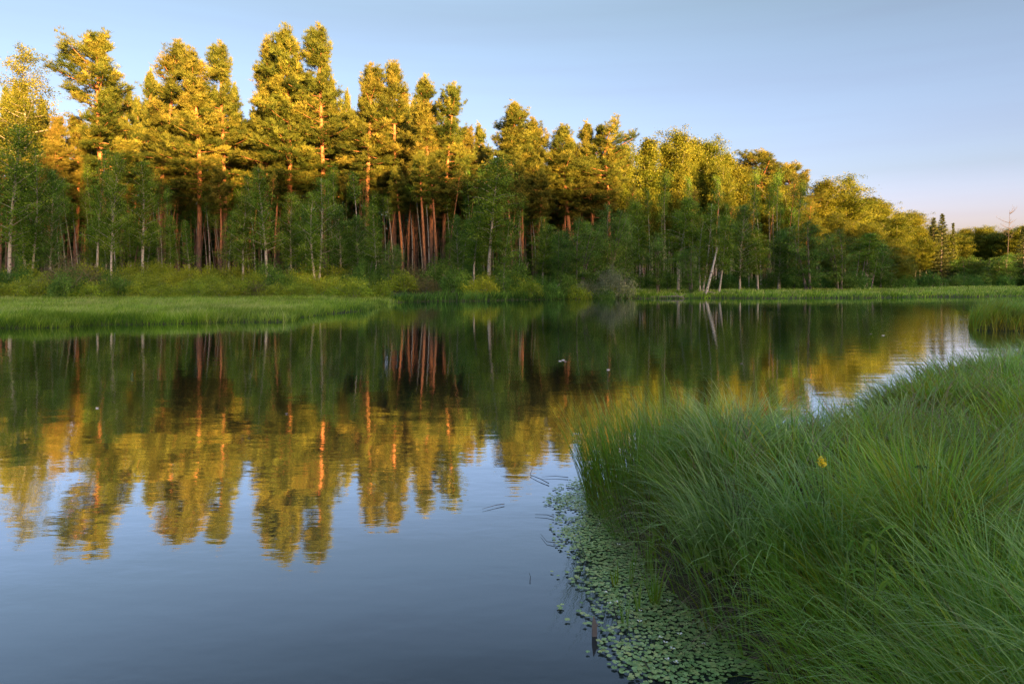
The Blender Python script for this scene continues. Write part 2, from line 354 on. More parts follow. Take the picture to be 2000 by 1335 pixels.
def pine_meshes(seed, H=26., cb=.42, R0=2.6, form='cone', nb=85, r0=.165, dead=10, m=None):
    r = np.random.default_rng(seed); T = MB(); C = MB()
    p = trunk_path(H, r, .45); z = p[:, 2]; rad = r0 * (1 - z / H) ** .65 + .025; rad[0] *= 1.35
    tube(T, p, rad, 9)
    cs = []; ds = []; tn = []
    for k in range(nb):
        u = (k + r.uniform(0, 1)) / nb; u = u ** .9; zz = H * (cb + (1 - cb) * u * .985)
        if form == 'cone': L = R0 * (1 - u) ** .5 * min(1, .5 + 1.9 * u) * (.86 + .14 * sin(u * 13 + seed))
        elif form == 'column': L = R0 * (1 - u ** 5) * (.72 + .28 * sin(u * 9 + seed)) * min(1, .45 + 2 * u)
        elif form == 'round': L = R0 * math.sqrt(max(0, 1 - (2 * u - .95) ** 2)) * .98 + .35
        else: L = R0 * (1 - u) ** .55 * (.55 + .45 * abs(sin(u * 14 + seed)))
        if r.uniform() < .1: continue
        zz = zz + (round(zz / .55) * .55 - zz) * .7
        az = k * 2.4 + r.uniform(-.5, .5); L *= 1 + .34 * sin(az + seed + u * 5)
        L = max(.4, L * r.uniform(.5, 1.2))
        el = radians(-12 + 62 * u ** 1.4 + r.uniform(-10, 10))
        s = np.linspace(0, 1, 6); bend = (.10 + .25 * u) * L * s ** 2
        d = np.array((cos(az) * cos(el), sin(az) * cos(el), sin(el)))
        b = on_path(p, zz) + s[:, None] * L * d; b[:, 2] += bend + r.normal() * .03
        tube(T, b, np.linspace(max(.025, .085 * L / R0), .012, 6), 4)
        nt_ = int(10 + L * 24)
        q = r.uniform(.22, 1.0, nt_) ** .75; base = np.stack([np.interp(q, s, b[:, i]) for i in range(3)], 1)
        side = np.array((-sin(az), cos(az), 0)); lat = r.uniform(-1, 1, nt_) * L * .42 * np.sin(np.clip(q, 0, .9) * pi)
        base = base + side * lat[:, None]; base[:, 2] += r.uniform(-.14, .36, nt_)
        cs.append(base); ds.append(np.tile(unit(d * .6 + np.array((0, 0, .5 + .7 * u))), (nt_, 1)) + side * (lat * .4)[:, None])
        t0 = r.uniform(.0, .85); tn.append(np.clip(t0 + r.normal(size=nt_) * .18, 0, 1))
        if u > .25:   # upright shoots at the ends of the boughs
            for j in range(int(2 + 3 * u)):
                e = b[-1 - (j > 1)] + np.array((r.normal() * .18, r.normal() * .18, 0)); hh = np.arange(1, 4)[:, None] * .17 * r.uniform(.7, 1.3 + .6 * u)
                cs.append(e + hh * np.array((0, 0, 1.))); ds.append(np.tile((0., 0, 1.6), (3, 1))); tn.append(np.full(3, min(1, t0 + .15)))
    c = np.vstack(cs); c = c + r.normal(size=c.shape) * .10; needles(C, c, np.vstack(ds), 14, .38, .038, r, .95, np.concatenate(tn))
    for k in range(dead):
        zz = H * r.uniform(cb * .45, cb * 1.02); az = r.uniform(0, 6.28); L = r.uniform(.6, 2.0); s = np.linspace(0, 1, 4)
        b = on_path(p, zz) + s[:, None] * L * np.array((cos(az), sin(az), .15)); b[:, 2] -= .25 * L * s ** 2
        tube(T, b, [.03, .02, .014, .006], 3)
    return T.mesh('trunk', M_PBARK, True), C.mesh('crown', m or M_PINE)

def broad_meshes(seed, H=14., cb=.12, R0=1.7, nb=60, r0=.115, leaf=.15, per=13, clump=.34, up=48, form='ovoid', mats=None, stems=1, wob=.35, droop=0., dens=1.0):
    r = np.random.default_rng(seed); T = MB(); C = MB(); cs = []; tn = []
    for st in range(stems):
        ln = (0, 0) if stems == 1 else (r.uniform(-.13, .13), r.uniform(-.08, .08))
        Hs = H * (1 if st == 0 else r.uniform(.75, .95))
        p = trunk_path(Hs, r, wob, ln); p[:, :2] += r.uniform(-.3, .3, 2) * (stems > 1); z = p[:, 2]
        rad = r0 * (1 - z / Hs) ** .8 + .014; rad[0] *= 1.25; tube(T, p, rad, 8)
        for k in range(nb // stems):
            u = (k + r.uniform(0, 1)) / (nb // stems); zz = Hs * (cb + (1 - cb) * u * .98)
            if form == 'ovoid': L = R0 * (math.sin(pi * min(1, .12 + .88 * u) ** .8)) ** .8 + .25
            elif form == 'dome': L = R0 * math.sqrt(max(0.02, 1 - u ** 2))
            elif form == 'top': L = R0 * (sin(pi * (.1 + .86 * u)) ** .6) * (.75 + .25 * sin(u * 11 + seed)) + .2
            else: L = R0 * (1 - u) ** .7 + .2
            L *= r.uniform(.55, 1.2); az = k * 2.4 + r.uniform(-.6, .6); el = radians(up * (.55 + .6 * u) + r.uniform(-12, 12))
            s = np.linspace(0, 1, 5); d = np.array((cos(az) * cos(el), sin(az) * cos(el), sin(el)))
            LL = L / max(.35, cos(el)) * .85
            b = on_path(p, zz) + s[:, None] * LL * d; b[:, 2] -= droop * LL * s ** 2.5
            tube(T, b, np.linspace(max(.01, r0 * .33 * L / R0), .006, 5), 4)
            n_ = int((5 + L * 8) * dens); q = r.uniform(.2, 1.02, n_)
            base = np.stack([np.interp(q, s, b[:, i]) for i in range(3)], 1) + r.normal(size=(n_, 3)) * (.12 + .16 * L * q[:, None]) * np.array((1, 1, .8))
            if droop: base[:, 2] -= r.uniform(0, droop * 1.2, n_)
            cs.append(base); tn.append(np.clip(r.uniform(.05, .85) + r.normal(size=n_) * .24, 0, 1))
    c = np.vstack(cs); leaves(C, c, per, clump, leaf, r, np.concatenate(tn), .5)
    return T.mesh('trunk', mats[0], True), C.mesh('crown', mats[1])

def spruce_meshes(seed, H=15., R0=1.9):
    r = np.random.default_rng(seed); T = MB(); C = MB(); p = trunk_path(H, r, .08)
    tube(T, p, .14 * (1 - p[:, 2] / H) + .015, 7); cs = []; ds = []
    for k in range(120):
        u = (k + r.uniform(0, 1)) / 120; zz = H * (.06 + .93 * u); L = max(.15, R0 * (1 - u) ** .85 * r.uniform(.65, 1.1)); az = k * 2.4
        d = np.array((cos(az), sin(az), .25 - .55 * (1 - u))); s = np.linspace(0, 1, 5)
        b = on_path(p, zz) + s[:, None] * L * d; b[:, 2] += .18 * L * s ** 2.5
        tube(T, b, np.linspace(.02, .006, 5), 3); n_ = int(6 + L * 14); q = r.uniform(.1, 1, n_)
        base = np.stack([np.interp(q, s, b[:, i]) for i in range(3)], 1); base += np.array((-sin(az), cos(az), 0)) * (r.uniform(-.25, .25, n_) * L * (1 - q))[:, None]
        base[:, 2] -= r.uniform(0, .12, n_); cs.append(base); ds.append(np.tile(unit(d), (n_, 1)))
    needles(C, np.vstack(cs), np.vstack(ds), 10, .26, .07, r, .9)
    return T.mesh('trunk', M_GREYWOOD, True), C.mesh('crown', M_SPRUCE)

def shrub_meshes(seed, Rr=1.3, H=1.5, n=420, leaf=.12, mats=None, per=9, clump=.25):
    r = np.random.default_rng(seed); T = MB(); C = MB()
    k = r.uniform(0, 6.28, n); e = np.arccos(r.uniform(0, 1, n)); q = r.uniform(.45, 1, n) ** .6
    lob = 1 + .22 * np.sin(3 * k + seed) + .15 * np.sin(5 * k + e * 4 + seed)
    c = np.column_stack([np.cos(k) * np.sin(e) * Rr * q * lob, np.sin(k) * np.sin(e) * Rr * q * lob, np.cos(e) * H * q * lob + .08])
    leaves(C, c, per, clump, leaf, r, np.clip(.25 + .4 * r.uniform(size=n) + .15 * np.sin(k * 2), 0, 1), .5)
    for j in range(9):
        az = r.uniform(0, 6.28); tip = np.array((cos(az) * Rr * .75, sin(az) * Rr * .75, H * r.uniform(.55, .95))); s = np.linspace(0, 1, 5)[:, None]
        tube(T, np.array((cos(az) * .1, sin(az) * .1, 0)) * (1 - s) + tip * s ** np.array((1.4, 1.4, .8)), np.linspace(.02, .006, 5), 4)
    return T.mesh('stems', mats[0], True), C.mesh('leaves', mats[1])

PINES = [pine_meshes(1, cb=.42, R0=2.3, form='column', nb=90), pine_meshes(2, cb=.40, R0=2.9, form='cone'),
         pine_meshes(3, cb=.33, R0=3.2, form='cone', nb=100), pine_meshes(4, cb=.48, R0=2.6, form='ragged'),
         pine_meshes(5, cb=.55, R0=2.6, form='round', nb=70), pine_meshes(6, cb=.38, R0=2.5, form='cone', nb=95, m=M_PINEY),
         pine_meshes(7, cb=.62, R0=1.7, form='cone', nb=48, r0=.15, dead=14), pine_meshes(8, cb=.45, R0=2.8, form='ragged', nb=95)]
PINE_R = [2.3, 2.9, 3.2, 2.6, 2.9, 2.5, 1.7, 2.8]
BB = (M_BBARK, M_BIRCH)
BIRCH = [broad_meshes(21, cb=.24, mats=BB, dens=.9), broad_meshes(22, cb=.30, dens=.85, R0=1.5, mats=BB, nb=55, form='cone'),
         broad_meshes(23, cb=.16, dens=.9, R0=1.9, mats=BB, nb=66, stems=2), broad_meshes(24, cb=.3, R0=1.6, mats=BB, nb=55, droop=.35, per=14),
         broad_meshes(25, cb=.16, R0=2.0, mats=(M_BBARK, M_ALDER), nb=70, leaf=.14), broad_meshes(26, cb=.08, R0=2.3, mats=(M_GREYWOOD, M_ALDER), nb=84, stems=3, leaf=.14, per=14)]
AB = (M_ABARK, M_ASPEN)
ASPEN = [broad_meshes(31, H=20, cb=.42, R0=2.3, r0=.15, mats=AB, nb=75, form='top', leaf=.17, per=30, clump=.48, up=58),
         broad_meshes(32, H=20, cb=.36, R0=2.7, r0=.16, mats=AB, nb=85, form='top', leaf=.17, per=30, clump=.48, up=55),
         broad_meshes(33, H=20, cb=.30, R0=2.9, r0=.15, mats=AB, nb=95, form='ovoid', leaf=.17, per=30, clump=.48, up=52, stems=2),
         broad_meshes(34, H=20, cb=.45, R0=2.1, r0=.14, mats=(M_BBARK, M_ASPEN), nb=70, form='cone', leaf=.21, per=26, clump=.6, up=58)]
POLE = [broad_meshes(71, H=14, cb=.74, R0=.8, r0=.075, nb=16, mats=(M_BBARK, M_BIRCH), leaf=.14, per=12, clump=.35), broad_meshes(72, H=14, cb=.8, R0=.7, r0=.085, nb=12, mats=(M_PBARK, M_PINE), leaf=.14, per=12, clump=.35, wob=.6), broad_meshes(73, H=14, cb=.7, R0=.9, r0=.065, nb=16, mats=(M_ABARK, M_BIRCH), leaf=.14, per=12, clump=.35, wob=.7)]
LARCH = broad_meshes(41, H=26, cb=.32, R0=4.4, r0=.22, mats=(M_ABARK, M_ASPEN), nb=80, form='ovoid', leaf=.17, per=12, clump=.42, up=18, dens=.9)
SPRUCE = [spruce_meshes(51), spruce_meshes(52, R0=1.1)]
SHRUB = [shrub_meshes(61, 1.4, 1.4, mats=(M_GREYWOOD, M_SHRUB)), shrub_meshes(62, 1.8, 1.2, 520, mats=(M_GREYWOOD, M_SHRUB)), shrub_meshes(63, 1.2, 1.7, mats=(M_GREYWOOD, M_ALDER)),
         shrub_meshes(64, 1.6, 1.3, 520, mats=(M_GREYWOOD, M_SHRUBR), leaf=.1), shrub_meshes(65, 1.7, 1.6, 800, mats=(M_GREYWOOD, M_WILLOW), leaf=.09, per=10, clump=.22)]

def put_tree(name, meshes, x, D, H, H0, wx, rz=None, label=None, cat='tree', group=None, lean=0., names=('trunk', 'crown')):
    X = gx(x, D); z = float(ground_z([(X, D)])[0]) - .06
    rz = R.uniform(0, 6.28) if rz is None else rz
    o = empty(name, (X, D, z), rz, (wx, wx, H / H0))
    if lean: o.rotation_euler = (0, lean, 0)
    for nme, m in zip(names, meshes): link(nme, m, o)
    return prop(o, label, cat, group)
def hgt(topy, D, x): return CZ + (HY - topy) * D / FPX - float(ground_z([(gx(x, D), D)])[0])

LAND = []   # landmarks for the labels of look-alikes: (x in photo, words)
# ---- tall lit pines: x, top y, distance, crown width px, variant, label
pines = [
 (208, 73, 79, 88, 0, 'tall columnar pine standing alone against the sky at left, orange upper trunk'),
 (310, 90, 77, 96, 1, 'tall pine with thick grey-pink lower trunk, right of the columnar pine'),
 (148, 232, 84, 62, 5, 'short glowing orange pine in the dip right of the leftmost airy tree'),
 (388, 120, 76, 100, 2, 'pine with low dark side boughs reaching over a bare curved orange trunk'),
 (440, 111, 80, 84, 1, 'pointed pine whose top stands beside the pine with low dark boughs'),
 (520, 95, 79, 74, 3, 'narrow pine at the left shoulder of the highest pine cluster'),
 (563, 80, 77, 110, 2, 'broad yellow-green pine in the middle of the highest cluster'),
 (633, 81, 78, 96, 1, 'high pine with bright salmon trunk at right end of the highest cluster'),
 (600, 150, 82, 70, 7, 'pine wedged behind the two highest tops of the cluster'),
 (716, 131, 74, 92, 1, 'pine with the long bare orange trunk seen all the way down'),
 (770, 129, 76, 78, 3, 'pine with a forked ragged top and a slightly leaning pale orange trunk'),
 (812, 165, 80, 66, 7, 'pine with a drooping right shoulder beside the ragged forked top'),
 (842, 205, 73, 70, 5, 'golden pine left of the pair of prominent bare trunks'),
 (866, 182, 75, 76, 1, 'golden pointed pine at the end of the high part of the skyline'),
 (900, 260, 80, 60, 5, 'low rounded golden pine sloping down before the dip in the skyline'),
 (930, 250, 95, 46, 7, 'small dark shaded pine top in the dip of the skyline'),
 (981, 209, 74, 84, 7, 'dark-tipped pine that first rises again after the dip'),
 (1020, 213, 76, 66, 3, 'sparse twin-tipped pine right of the dark-tipped pine'),
 (1065, 240, 75, 74, 1, 'rounded pine between the twin-tipped pine and the dead-looking larch'),
 (1117, 253, 76, 70, 3, 'pine with dark upright tip and orange twiggy underside'),
 (1160, 247, 77, 54, 7, 'slim dark-tipped pine touching the round-topped pine'),
 (1192, 250, 76, 66, 4, 'round-topped pine, last pine before the leafy woods'),
 (1492, 309, 100, 76, 4, 'dark flat-topped pine rising above the leafy woods'),
 (1556, 331, 104, 64, 4, 'second flat-topped pine above the leafy woods, smaller and further right'),
]
for x, ty, D, w, v, lab in pines:
    H = hgt(ty, D, x); put_tree('pine_tree', PINES[v], x, D, H, 26, w * D / FPX / 2 / PINE_R[v] * 1.8, label=lab, cat='pine', group='tall pines along the far bank')
# ---- shorter pines whose bare trunks show below
bare = [(430, 335, 70, 6, 'shorter pine with a curved bare orange trunk at the edge of the meadow'), (536, 300, 76, 6, 'bare reddish pine trunk fading into leaves below the highest cluster'),
        (590, 320, 78, 6, 'pine with orange trunk lit half way up under the highest cluster'), (786, 330, 70, 6, 'left pine of the close dark-footed trio of trunks'),
        (797, 320, 72, 6, 'middle pine of the close dark-footed trio of trunks'), (810, 335, 74, 6, 'right pine of the close dark-footed trio of trunks'),
        (830, 300, 66, 6, 'stout bare orange pine trunk, left one of the prominent pair'), (853, 305, 68, 6, 'slimmer bare pine trunk, right one of the prominent pair'),
        (1000, 330, 66, 6, 'dark pine trunk just right of the tall white birch'), (1020, 320, 70, 6, 'grey-violet pine trunk leaning left beyond the white birch'),
        (1048, 345, 72, 6, 'pine trunk turning from grey foot to orange right of the white birch'), (1105, 340, 76, 6, 'thin orange pine trunk left of the bright green alders'),
        (1160, 330, 78, 6, 'pine trunk glowing orange above the bright green alders'), (655, 350, 82, 6, 'short dim pine behind the leaves right of the highest cluster'),
        (345, 340, 84, 6, 'dim pine between the thick grey trunk and the curved trunk'), (250, 330, 86, 6, 'dim pine behind the two pale trunks at left')]
for x, ty, D, v, lab in bare:
    put_tree('pine_tree', PINES[v], x, D, hgt(ty, D, x), 26, R.uniform(.8, 1.0), label=lab, cat='pine', group='pines with bare trunks below the lit crowns')
put_tree('larch_tree', LARCH, 52, 80, hgt(82, 80, 52), 26, 1.12, label='tall airy wide-spreading tree at the left edge of the photo', cat='larch')
put_tree('larch_tree', PINES[5], 95, 76, hgt(235, 76, 95), 26, 1.1, label='bright yellow-lit tree in front of the airy tree at far left', cat='larch')
put_tree('pine_tree', PINES[6], 1140, 79, hgt(300, 79, 1140), 26, 1.0, label='thin salmon-coloured pine with bare twigs behind the dark-tipped pines', cat='pine')

# ---- young birches and alders in the shade at the water side
front = [ # x, top y, D, width px, variant, label
 (18, 245, 60, 92, 0, 'leftmost young birch with pale trunk near the left edge'), (57, 290, 62, 80, 2, 'young birch with forked stems second from the left edge'),
 (98, 330, 63, 60, 4, 'dense green young tree below the glowing orange pine'), (190, 292, 60, 54, 1, 'young aspen with slim pale trunk, left one of the pair'),
 (217, 300, 59, 58, 0, 'young aspen with brighter pale trunk, right one of the pair'), (278, 312, 61, 66, 1, 'young aspen with straight pale trunk beside the meadow shrubs'),
 (333, 420, 64, 34, 3, 'very slim birch just right of the thick grey pine trunk'), (370, 430, 65, 34, 1, 'thin crooked birch left of the curved orange trunk'),
 (446, 410, 63, 46, 1, 'thin birch just right of the curved orange trunk'), (475, 385, 59, 58, 0, 'young aspen with pale trunk, first right of the curved orange trunk'),
 (521, 330, 58, 66, 1, 'young aspen with the brightest pale foot, second right of the curved trunk'), (569, 380, 62, 54, 0, 'slim young birch below the highest pine cluster'),
 (598, 400, 64, 46, 4, 'small dark alder below the highest pine cluster'), (622, 345, 58, 82, 2, 'many-stemmed young birch with full green crown below the salmon trunk'),
 (665, 400, 62, 62, 4, 'bushy green alder left of the long bare orange trunk'), (700, 420, 63, 54, 4, 'dark little alder at the foot of the long bare orange trunk'),
 (733, 400, 59, 52, 1, 'young birch leaning right of the long bare orange trunk'), (760, 470, 56, 48, 5, 'low bushy alder at the bend of the meadow shore'),
 (880, 400, 76, 34, 3, 'white leaning birch right of the prominent pair of trunks'), (895, 420, 62, 44, 4, 'small green tree in the dark gap left of the white birch'),
 (925, 400, 60, 56, 3, 'slender birch just left of the tall white birch'), (955, 308, 58, 92, 3, 'tall birch with bright white trunk and drooping pale green crown'),
 (984, 430, 57, 56, 0, 'young birch standing close right of the tall white birch'), (1060, 440, 62, 60, 0, 'young birch with thin pale stem left of the bright green alders'),
 (1090, 450, 60, 58, 5, 'bushy alder at the left of the bright green alders'), (1130, 425, 58, 92, 5, 'bright green round alder, larger of the bright green pair'),
 (1185, 400, 60, 84, 5, 'bright green upright alder above the grey willow bush'), (1220, 430, 62, 52, 4, 'slim alder right of the bright green alders'),
 (1250, 395, 72, 54, 3, 'slender birch at the left end of the leafy woods'), (1285, 455, 62, 64, 5, 'low alder clump under the many lit thin trunks'),
 (1325, 385, 66, 74, 3, 'dark green birch with blunt top in the leafy woods'), (1372, 395, 64, 66, 2, 'dark green birch on white splayed stems near the fallen branch'),
 (1404, 420, 62, 50, 3, 'leaning birch over the grassy shore with white foot'), (1352, 480, 60, 58, 5, 'rounded low alder beside the white splayed stems'),
 (1445, 400, 68, 66, 4, 'tall dark alder with rounded top right of the leaning birch'), (1480, 445, 68, 54, 3, 'hanging dark birch beside the dead-branched lit trunk'),
 (1520, 450, 70, 60, 4, 'dark alder left of the grey-green willow trees'), (1580, 430, 68, 96, 5, 'broad grey-green willow tree, larger of the two by the shore'),
 (1640, 448, 70, 76, 5, 'grey-green willow tree, right one of the two by the shore'), (1690, 455, 74, 60, 3, 'dark birch with slanting bare stems at its foot'),
 (1720, 475, 78, 56, 4, 'dark alder at the end of the shaded shore trees'), (1750, 500, 84, 46, 0, 'small grey birch tapering down to the far grass'),
]
for x, ty, D, w, v, lab in front:
    nm = 'birch_tree' if v in (0, 1, 2, 3) else 'alder_tree'
    ln = {733: .05, 880: .06, 1404: .16, 1372: .08, 430: -.03}.get(x, 0)
    RR = (1.7, 1.5, 2.1, 1.6, 2.0, 2.5)[v]
    put_tree(nm, BIRCH[v], x, D, hgt(ty, D, x), 14, w * D / FPX / 2 / RR * 1.05, label=lab, cat='birch' if 'birch' in nm else 'alder', group='young shaded trees along the far shore', lean=ln)

# ---- lit leafy woods on the right
right = [(1226, 300, 84, 60, 0, 'lit aspen directly right of the last round-topped pine'), (1255, 277, 88, 70, 3, 'pointed lit aspen starting the leafy skyline'),
 (1296, 284, 90, 50, 3, 'narrow lit aspen between the pointed one and the broad group'), (1325, 274, 90, 66, 0, 'tall lit aspen, highest left top of the broad group'),
 (1358, 277, 91, 66, 3, 'tall lit aspen in the middle of the broad group'), (1392, 288, 92, 68, 0, 'lit aspen with feathery top right of the middle of the broad group'),
 (1428, 305, 94, 66, 3, 'lit aspen on the right slope of the broad group'), (1456, 340, 94, 52, 1, 'lit aspen dipping down before the dark flat-topped pine'),
 (1500, 352, 92, 84, 2, 'orange-tinged lit tree below the dark flat-topped pine'), (1538, 395, 90, 60, 1, 'pale gold tree below the second flat-topped pine'),
 (1600, 363, 106, 84, 1, 'lit leafy tree with rounded left top after the second flat-topped pine'), (1646, 352, 106, 92, 2, 'highest lit tree of the right-hand leafy group'),
 (1690, 388, 108, 70, 3, 'lit tree on the slope right of the highest leafy tree'), (1724, 402, 110, 60, 0, 'lit tree with dark green tip lower on the slope'),
 (1700, 440, 96, 74, 2, 'bright yellow bushy tree in front of the slope'), (1748, 430, 104, 64, 1, 'bright yellow tree at the foot of the slope'),
 (1762, 418, 122, 46, 3, 'thin lit tree with pale stem left of the far pair of tops'), (1788, 422, 124, 60, 0, 'lit leafy tree left of the two spruces'),
 (1808, 470, 116, 40, 1, 'low lit tree just left of the two spruces'), (1872, 460, 128, 52, 1, 'lit tree right of the two spruces with slanting white trunk'),
 (1893, 462, 134, 46, 0, 'lit tree below the narrow spruce spire'), (1915, 470, 132, 46, 3, 'small orange-lit tree in the far gap'),
 (1942, 458, 130, 52, 1, 'lit tree left of the bare snag'), (1968, 456, 128, 52, 2, 'green-gold tree around the foot of the bare snag'), (1997, 446, 124, 60, 1, 'tree cut by the right edge of the photo')]
for x, ty, D, w, v, lab in right:
    put_tree('aspen_tree', ASPEN[v], x, D, hgt(ty, D, x), 20, w * D / FPX / 2 / (2.2, 2.5, 2.8, 2.0)[v] * 1.2, label=lab, cat='aspen', group='sunlit leafy trees on the right of the far bank')
for x, ty, D, v, lab in ((1824, 424, 117, 0, 'dark spruce, left and lower of the two spruces side by side'), (1838, 416, 115, 0, 'dark spruce, right and taller of the two spruces side by side'), (1862, 434, 121, 1, 'narrow spruce spire poking above the far trees'), (1776, 446, 128, 1, 'tiny spruce tip left of the spruces side by side'), (1998, 440, 118, 0, 'dark spruce top at the right edge of the photo')):
    put_tree('spruce_tree', SPRUCE[v], x, D, hgt(ty, D, x), 15, 1.25 if v == 0 else .8, label=lab, cat='spruce', group='spruces in the distance')

# dead snag near the right edge
r = np.random.default_rng(77); T = MB(); p = trunk_path(13.5, r, .2); tube(T, p, .085 * (1 - p[:, 2] / 14) + .012, 6)
sn = empty('dead_tree', (gx(1967, 122), 122, float(ground_z([(gx(1967, 122), 122)])[0])))
T.obj('trunk', M_SNAG, sn, True); B = MB()
for k in range(16):
    zz = r.uniform(7.5, 13); az = r.uniform(0, 6.28); L = r.uniform(.8, 2.2); s = np.linspace(0, 1, 5)
    b = on_path(p, zz) + s[:, None] * L * np.array((cos(az), sin(az) * .6, .25)); b[:, 2] += .25 * L * s ** 2; tube(B, b, np.linspace(.05, .012, 5), 4)
    for q in range(3):
        c = b[2 + q % 3]; tube(B, [c, c + np.array((r.uniform(-.4, .4), 0, r.uniform(.2, .6)))], [.02, .008], 3)
B.obj('branches', M_SNAG, sn, True)
prop(sn, 'bare grey dead tree with forked twigs near the right edge', 'dead tree')

# ---- deeper forest: trees that only show as trunks and shaded crowns
r = np.random.default_rng(9)
def skyline(x): return np.interp(x, [0, 60, 120, 150, 170, 185, 240, 262, 290, 330, 348, 365, 440, 475, 492, 510, 560, 600, 640, 672, 700, 740, 780, 830, 880, 905, 935, 955, 1000, 1045, 1100, 1140, 1190, 1225, 1290, 1400, 1440, 1500, 1580, 1640, 1720, 1760, 1800, 2000],
                        [180, 160, 250, 290, 290, 200, 150, 150, 150, 190, 235, 190, 170, 220, 285, 170, 120, 120, 130, 185, 180, 185, 170, 215, 220, 260, 310, 290, 250, 260, 280, 280, 280, 305, 305, 305, 345, 370, 400, 395, 430, 445, 460, 470])
for k in range(150):
    x = -60 + 1290 * (k + r.uniform(0, 1)) / 150; D = r.uniform(82, 112); ty = max(skyline(x) + r.uniform(5, 120) * r.uniform(0, 1), 545 - 29 * FPX / D)
    put_tree('pine_tree', PINES[(6, 3, 1, 7)[k % 4]], x, D, hgt(ty, D, x), 26, r.uniform(.7, 1.0), label='shaded slender pine deep in the forest behind the tall pines', cat='pine', group='slender pines deep in the forest')
for k in range(36):
    x = (r.uniform(-20, 290), r.uniform(540, 730), r.uniform(890, 960), r.uniform(1050, 1230))[k % 4]; D = r.uniform(66, 80)
    put_tree('birch_tree', BIRCH[(1, 3, 4)[k % 3]], x, D, hgt(r.uniform(400, 455), D, x), 14, r.uniform(.6, .9), label='small shaded broadleaf tree between the pine trunks', cat='young tree', group='small trees between the pine trunks')
for k in range(70):
    x = 1210 + 560 * (k + r.uniform(0, 1)) / 70; D = r.uniform(82, 118); ty = skyline(x) + r.uniform(15, 80)
    put_tree('aspen_tree', ASPEN[k % 4], x, D, hgt(ty, D, x), 20, r.uniform(.6, .85), label='slim trunked aspen within the leafy woods on the right', cat='aspen', group='slim trees within the leafy woods', lean=r.normal() * .03)
for k in range(30):
    x = 1800 + 300 * (k + r.uniform(0, 1)) / 30; D = r.uniform(112, 135)
    put_tree('alder_tree', BIRCH[(4, 5)[k % 2]], x, D, hgt(r.uniform(490, 520), D, x), 14, r.uniform(1.0, 1.3), label='low bushy tree in the shade at the far end of the river', cat='alder', group='low trees at the far end of the river')
zones = ((15, 300, 24), (300, 580, 34), (600, 760, 16), (745, 1060, 44), (1225, 1580, 46))
for za, zb, zn in zones:
    for k in range(zn):
        x = za + (zb - za) * (k + r.uniform(0, 1)) / zn; D = r.uniform(66, 88) + (6 if za > 1200 else 0); wgt = r.uniform(.55, .9)
        put_tree('slender_tree', POLE[r.integers(3)], x, D, r.uniform(8, 13), 14, wgt, label='thin bare-stemmed tree standing among the trunks at the forest edge', cat='slender tree', group='thin bare-stemmed trees at the forest edge', lean=r.normal() * .018)
for k in range(34):
    x = 1765 + 400 * (k + r.uniform(0, 1)) / 34; D = r.uniform(122, 140)
    put_tree('aspen_tree', ASPEN[k % 4], x, D, hgt(r.uniform(440, 470), D, x), 20, r.uniform(.9, 1.2), label='lit leafy tree in the far row closing the river at right', cat='aspen', group='leafy trees closing the river at right')
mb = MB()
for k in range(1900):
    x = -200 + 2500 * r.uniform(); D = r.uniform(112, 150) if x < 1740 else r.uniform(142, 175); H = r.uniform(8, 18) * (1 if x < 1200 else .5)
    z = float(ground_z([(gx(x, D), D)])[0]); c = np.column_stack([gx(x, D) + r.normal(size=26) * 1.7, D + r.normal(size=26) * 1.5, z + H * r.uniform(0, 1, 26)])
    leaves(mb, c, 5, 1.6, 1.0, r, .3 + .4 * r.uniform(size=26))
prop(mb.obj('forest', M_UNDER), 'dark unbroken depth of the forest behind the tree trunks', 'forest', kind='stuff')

# ---- shrubs along the far shore
def landmark(x, lst):
    k = min(lst, key=lambda q: abs(q[0] - x)); return k
marks = [(18, 'leftmost birch trunk'), (140, 'rusty brown bush'), (217, 'bright pair of pale aspen trunks'), (313, 'thick grey pine trunk'), (430, 'curved orange pine trunk'), (521, 'brightest pale aspen foot'),
         (622, 'many-stemmed birch'), (716, 'long bare orange trunk'), (830, 'prominent pair of pine trunks'), (955, 'tall white birch'), (1060, 'grey willow bush'), (1290, 'low alder clump'),
         (1404, 'leaning white-footed birch'), (1580, 'broad grey-green willow tree'), (1720, 'last shaded shore tree'), (1838, 'two distant spruces'), (1967, 'bare snag')]
plan = []
for k in range(74):
    x = -30 + 1240 * (k + r.uniform(0, 1)) / 74; row = k % 3
    D = (50, 55, 60)[row] + r.uniform(-2, 2)
    if x > 740: D = (54.5, 58, 62)[row] + r.uniform(-.8, .8)
    if x < 740 and row == 0: D = r.uniform(45.5, 49)
    plan.append((x, D, row))
for k in range(34):
    x = 1230 + 830 * (k + r.uniform(0, 1)) / 34; D = (74 + r.uniform(-3, 4)) + max(0, x - 1700) * .14; plan.append((x, D, 3))
cnt = {}
plan.sort(key=lambda q: q[0])
ords = ['first', 'second', 'third', 'fourth', 'fifth', 'sixth', 'seventh', 'eighth', 'ninth', 'tenth', 'eleventh', 'twelfth']
seq = {}
for x, D, row in plan:
    mk = landmark(x, marks); side = 'left' if x < mk[0] else 'right'; seq.setdefault((mk[1], side), []).append(abs(x - mk[0]))
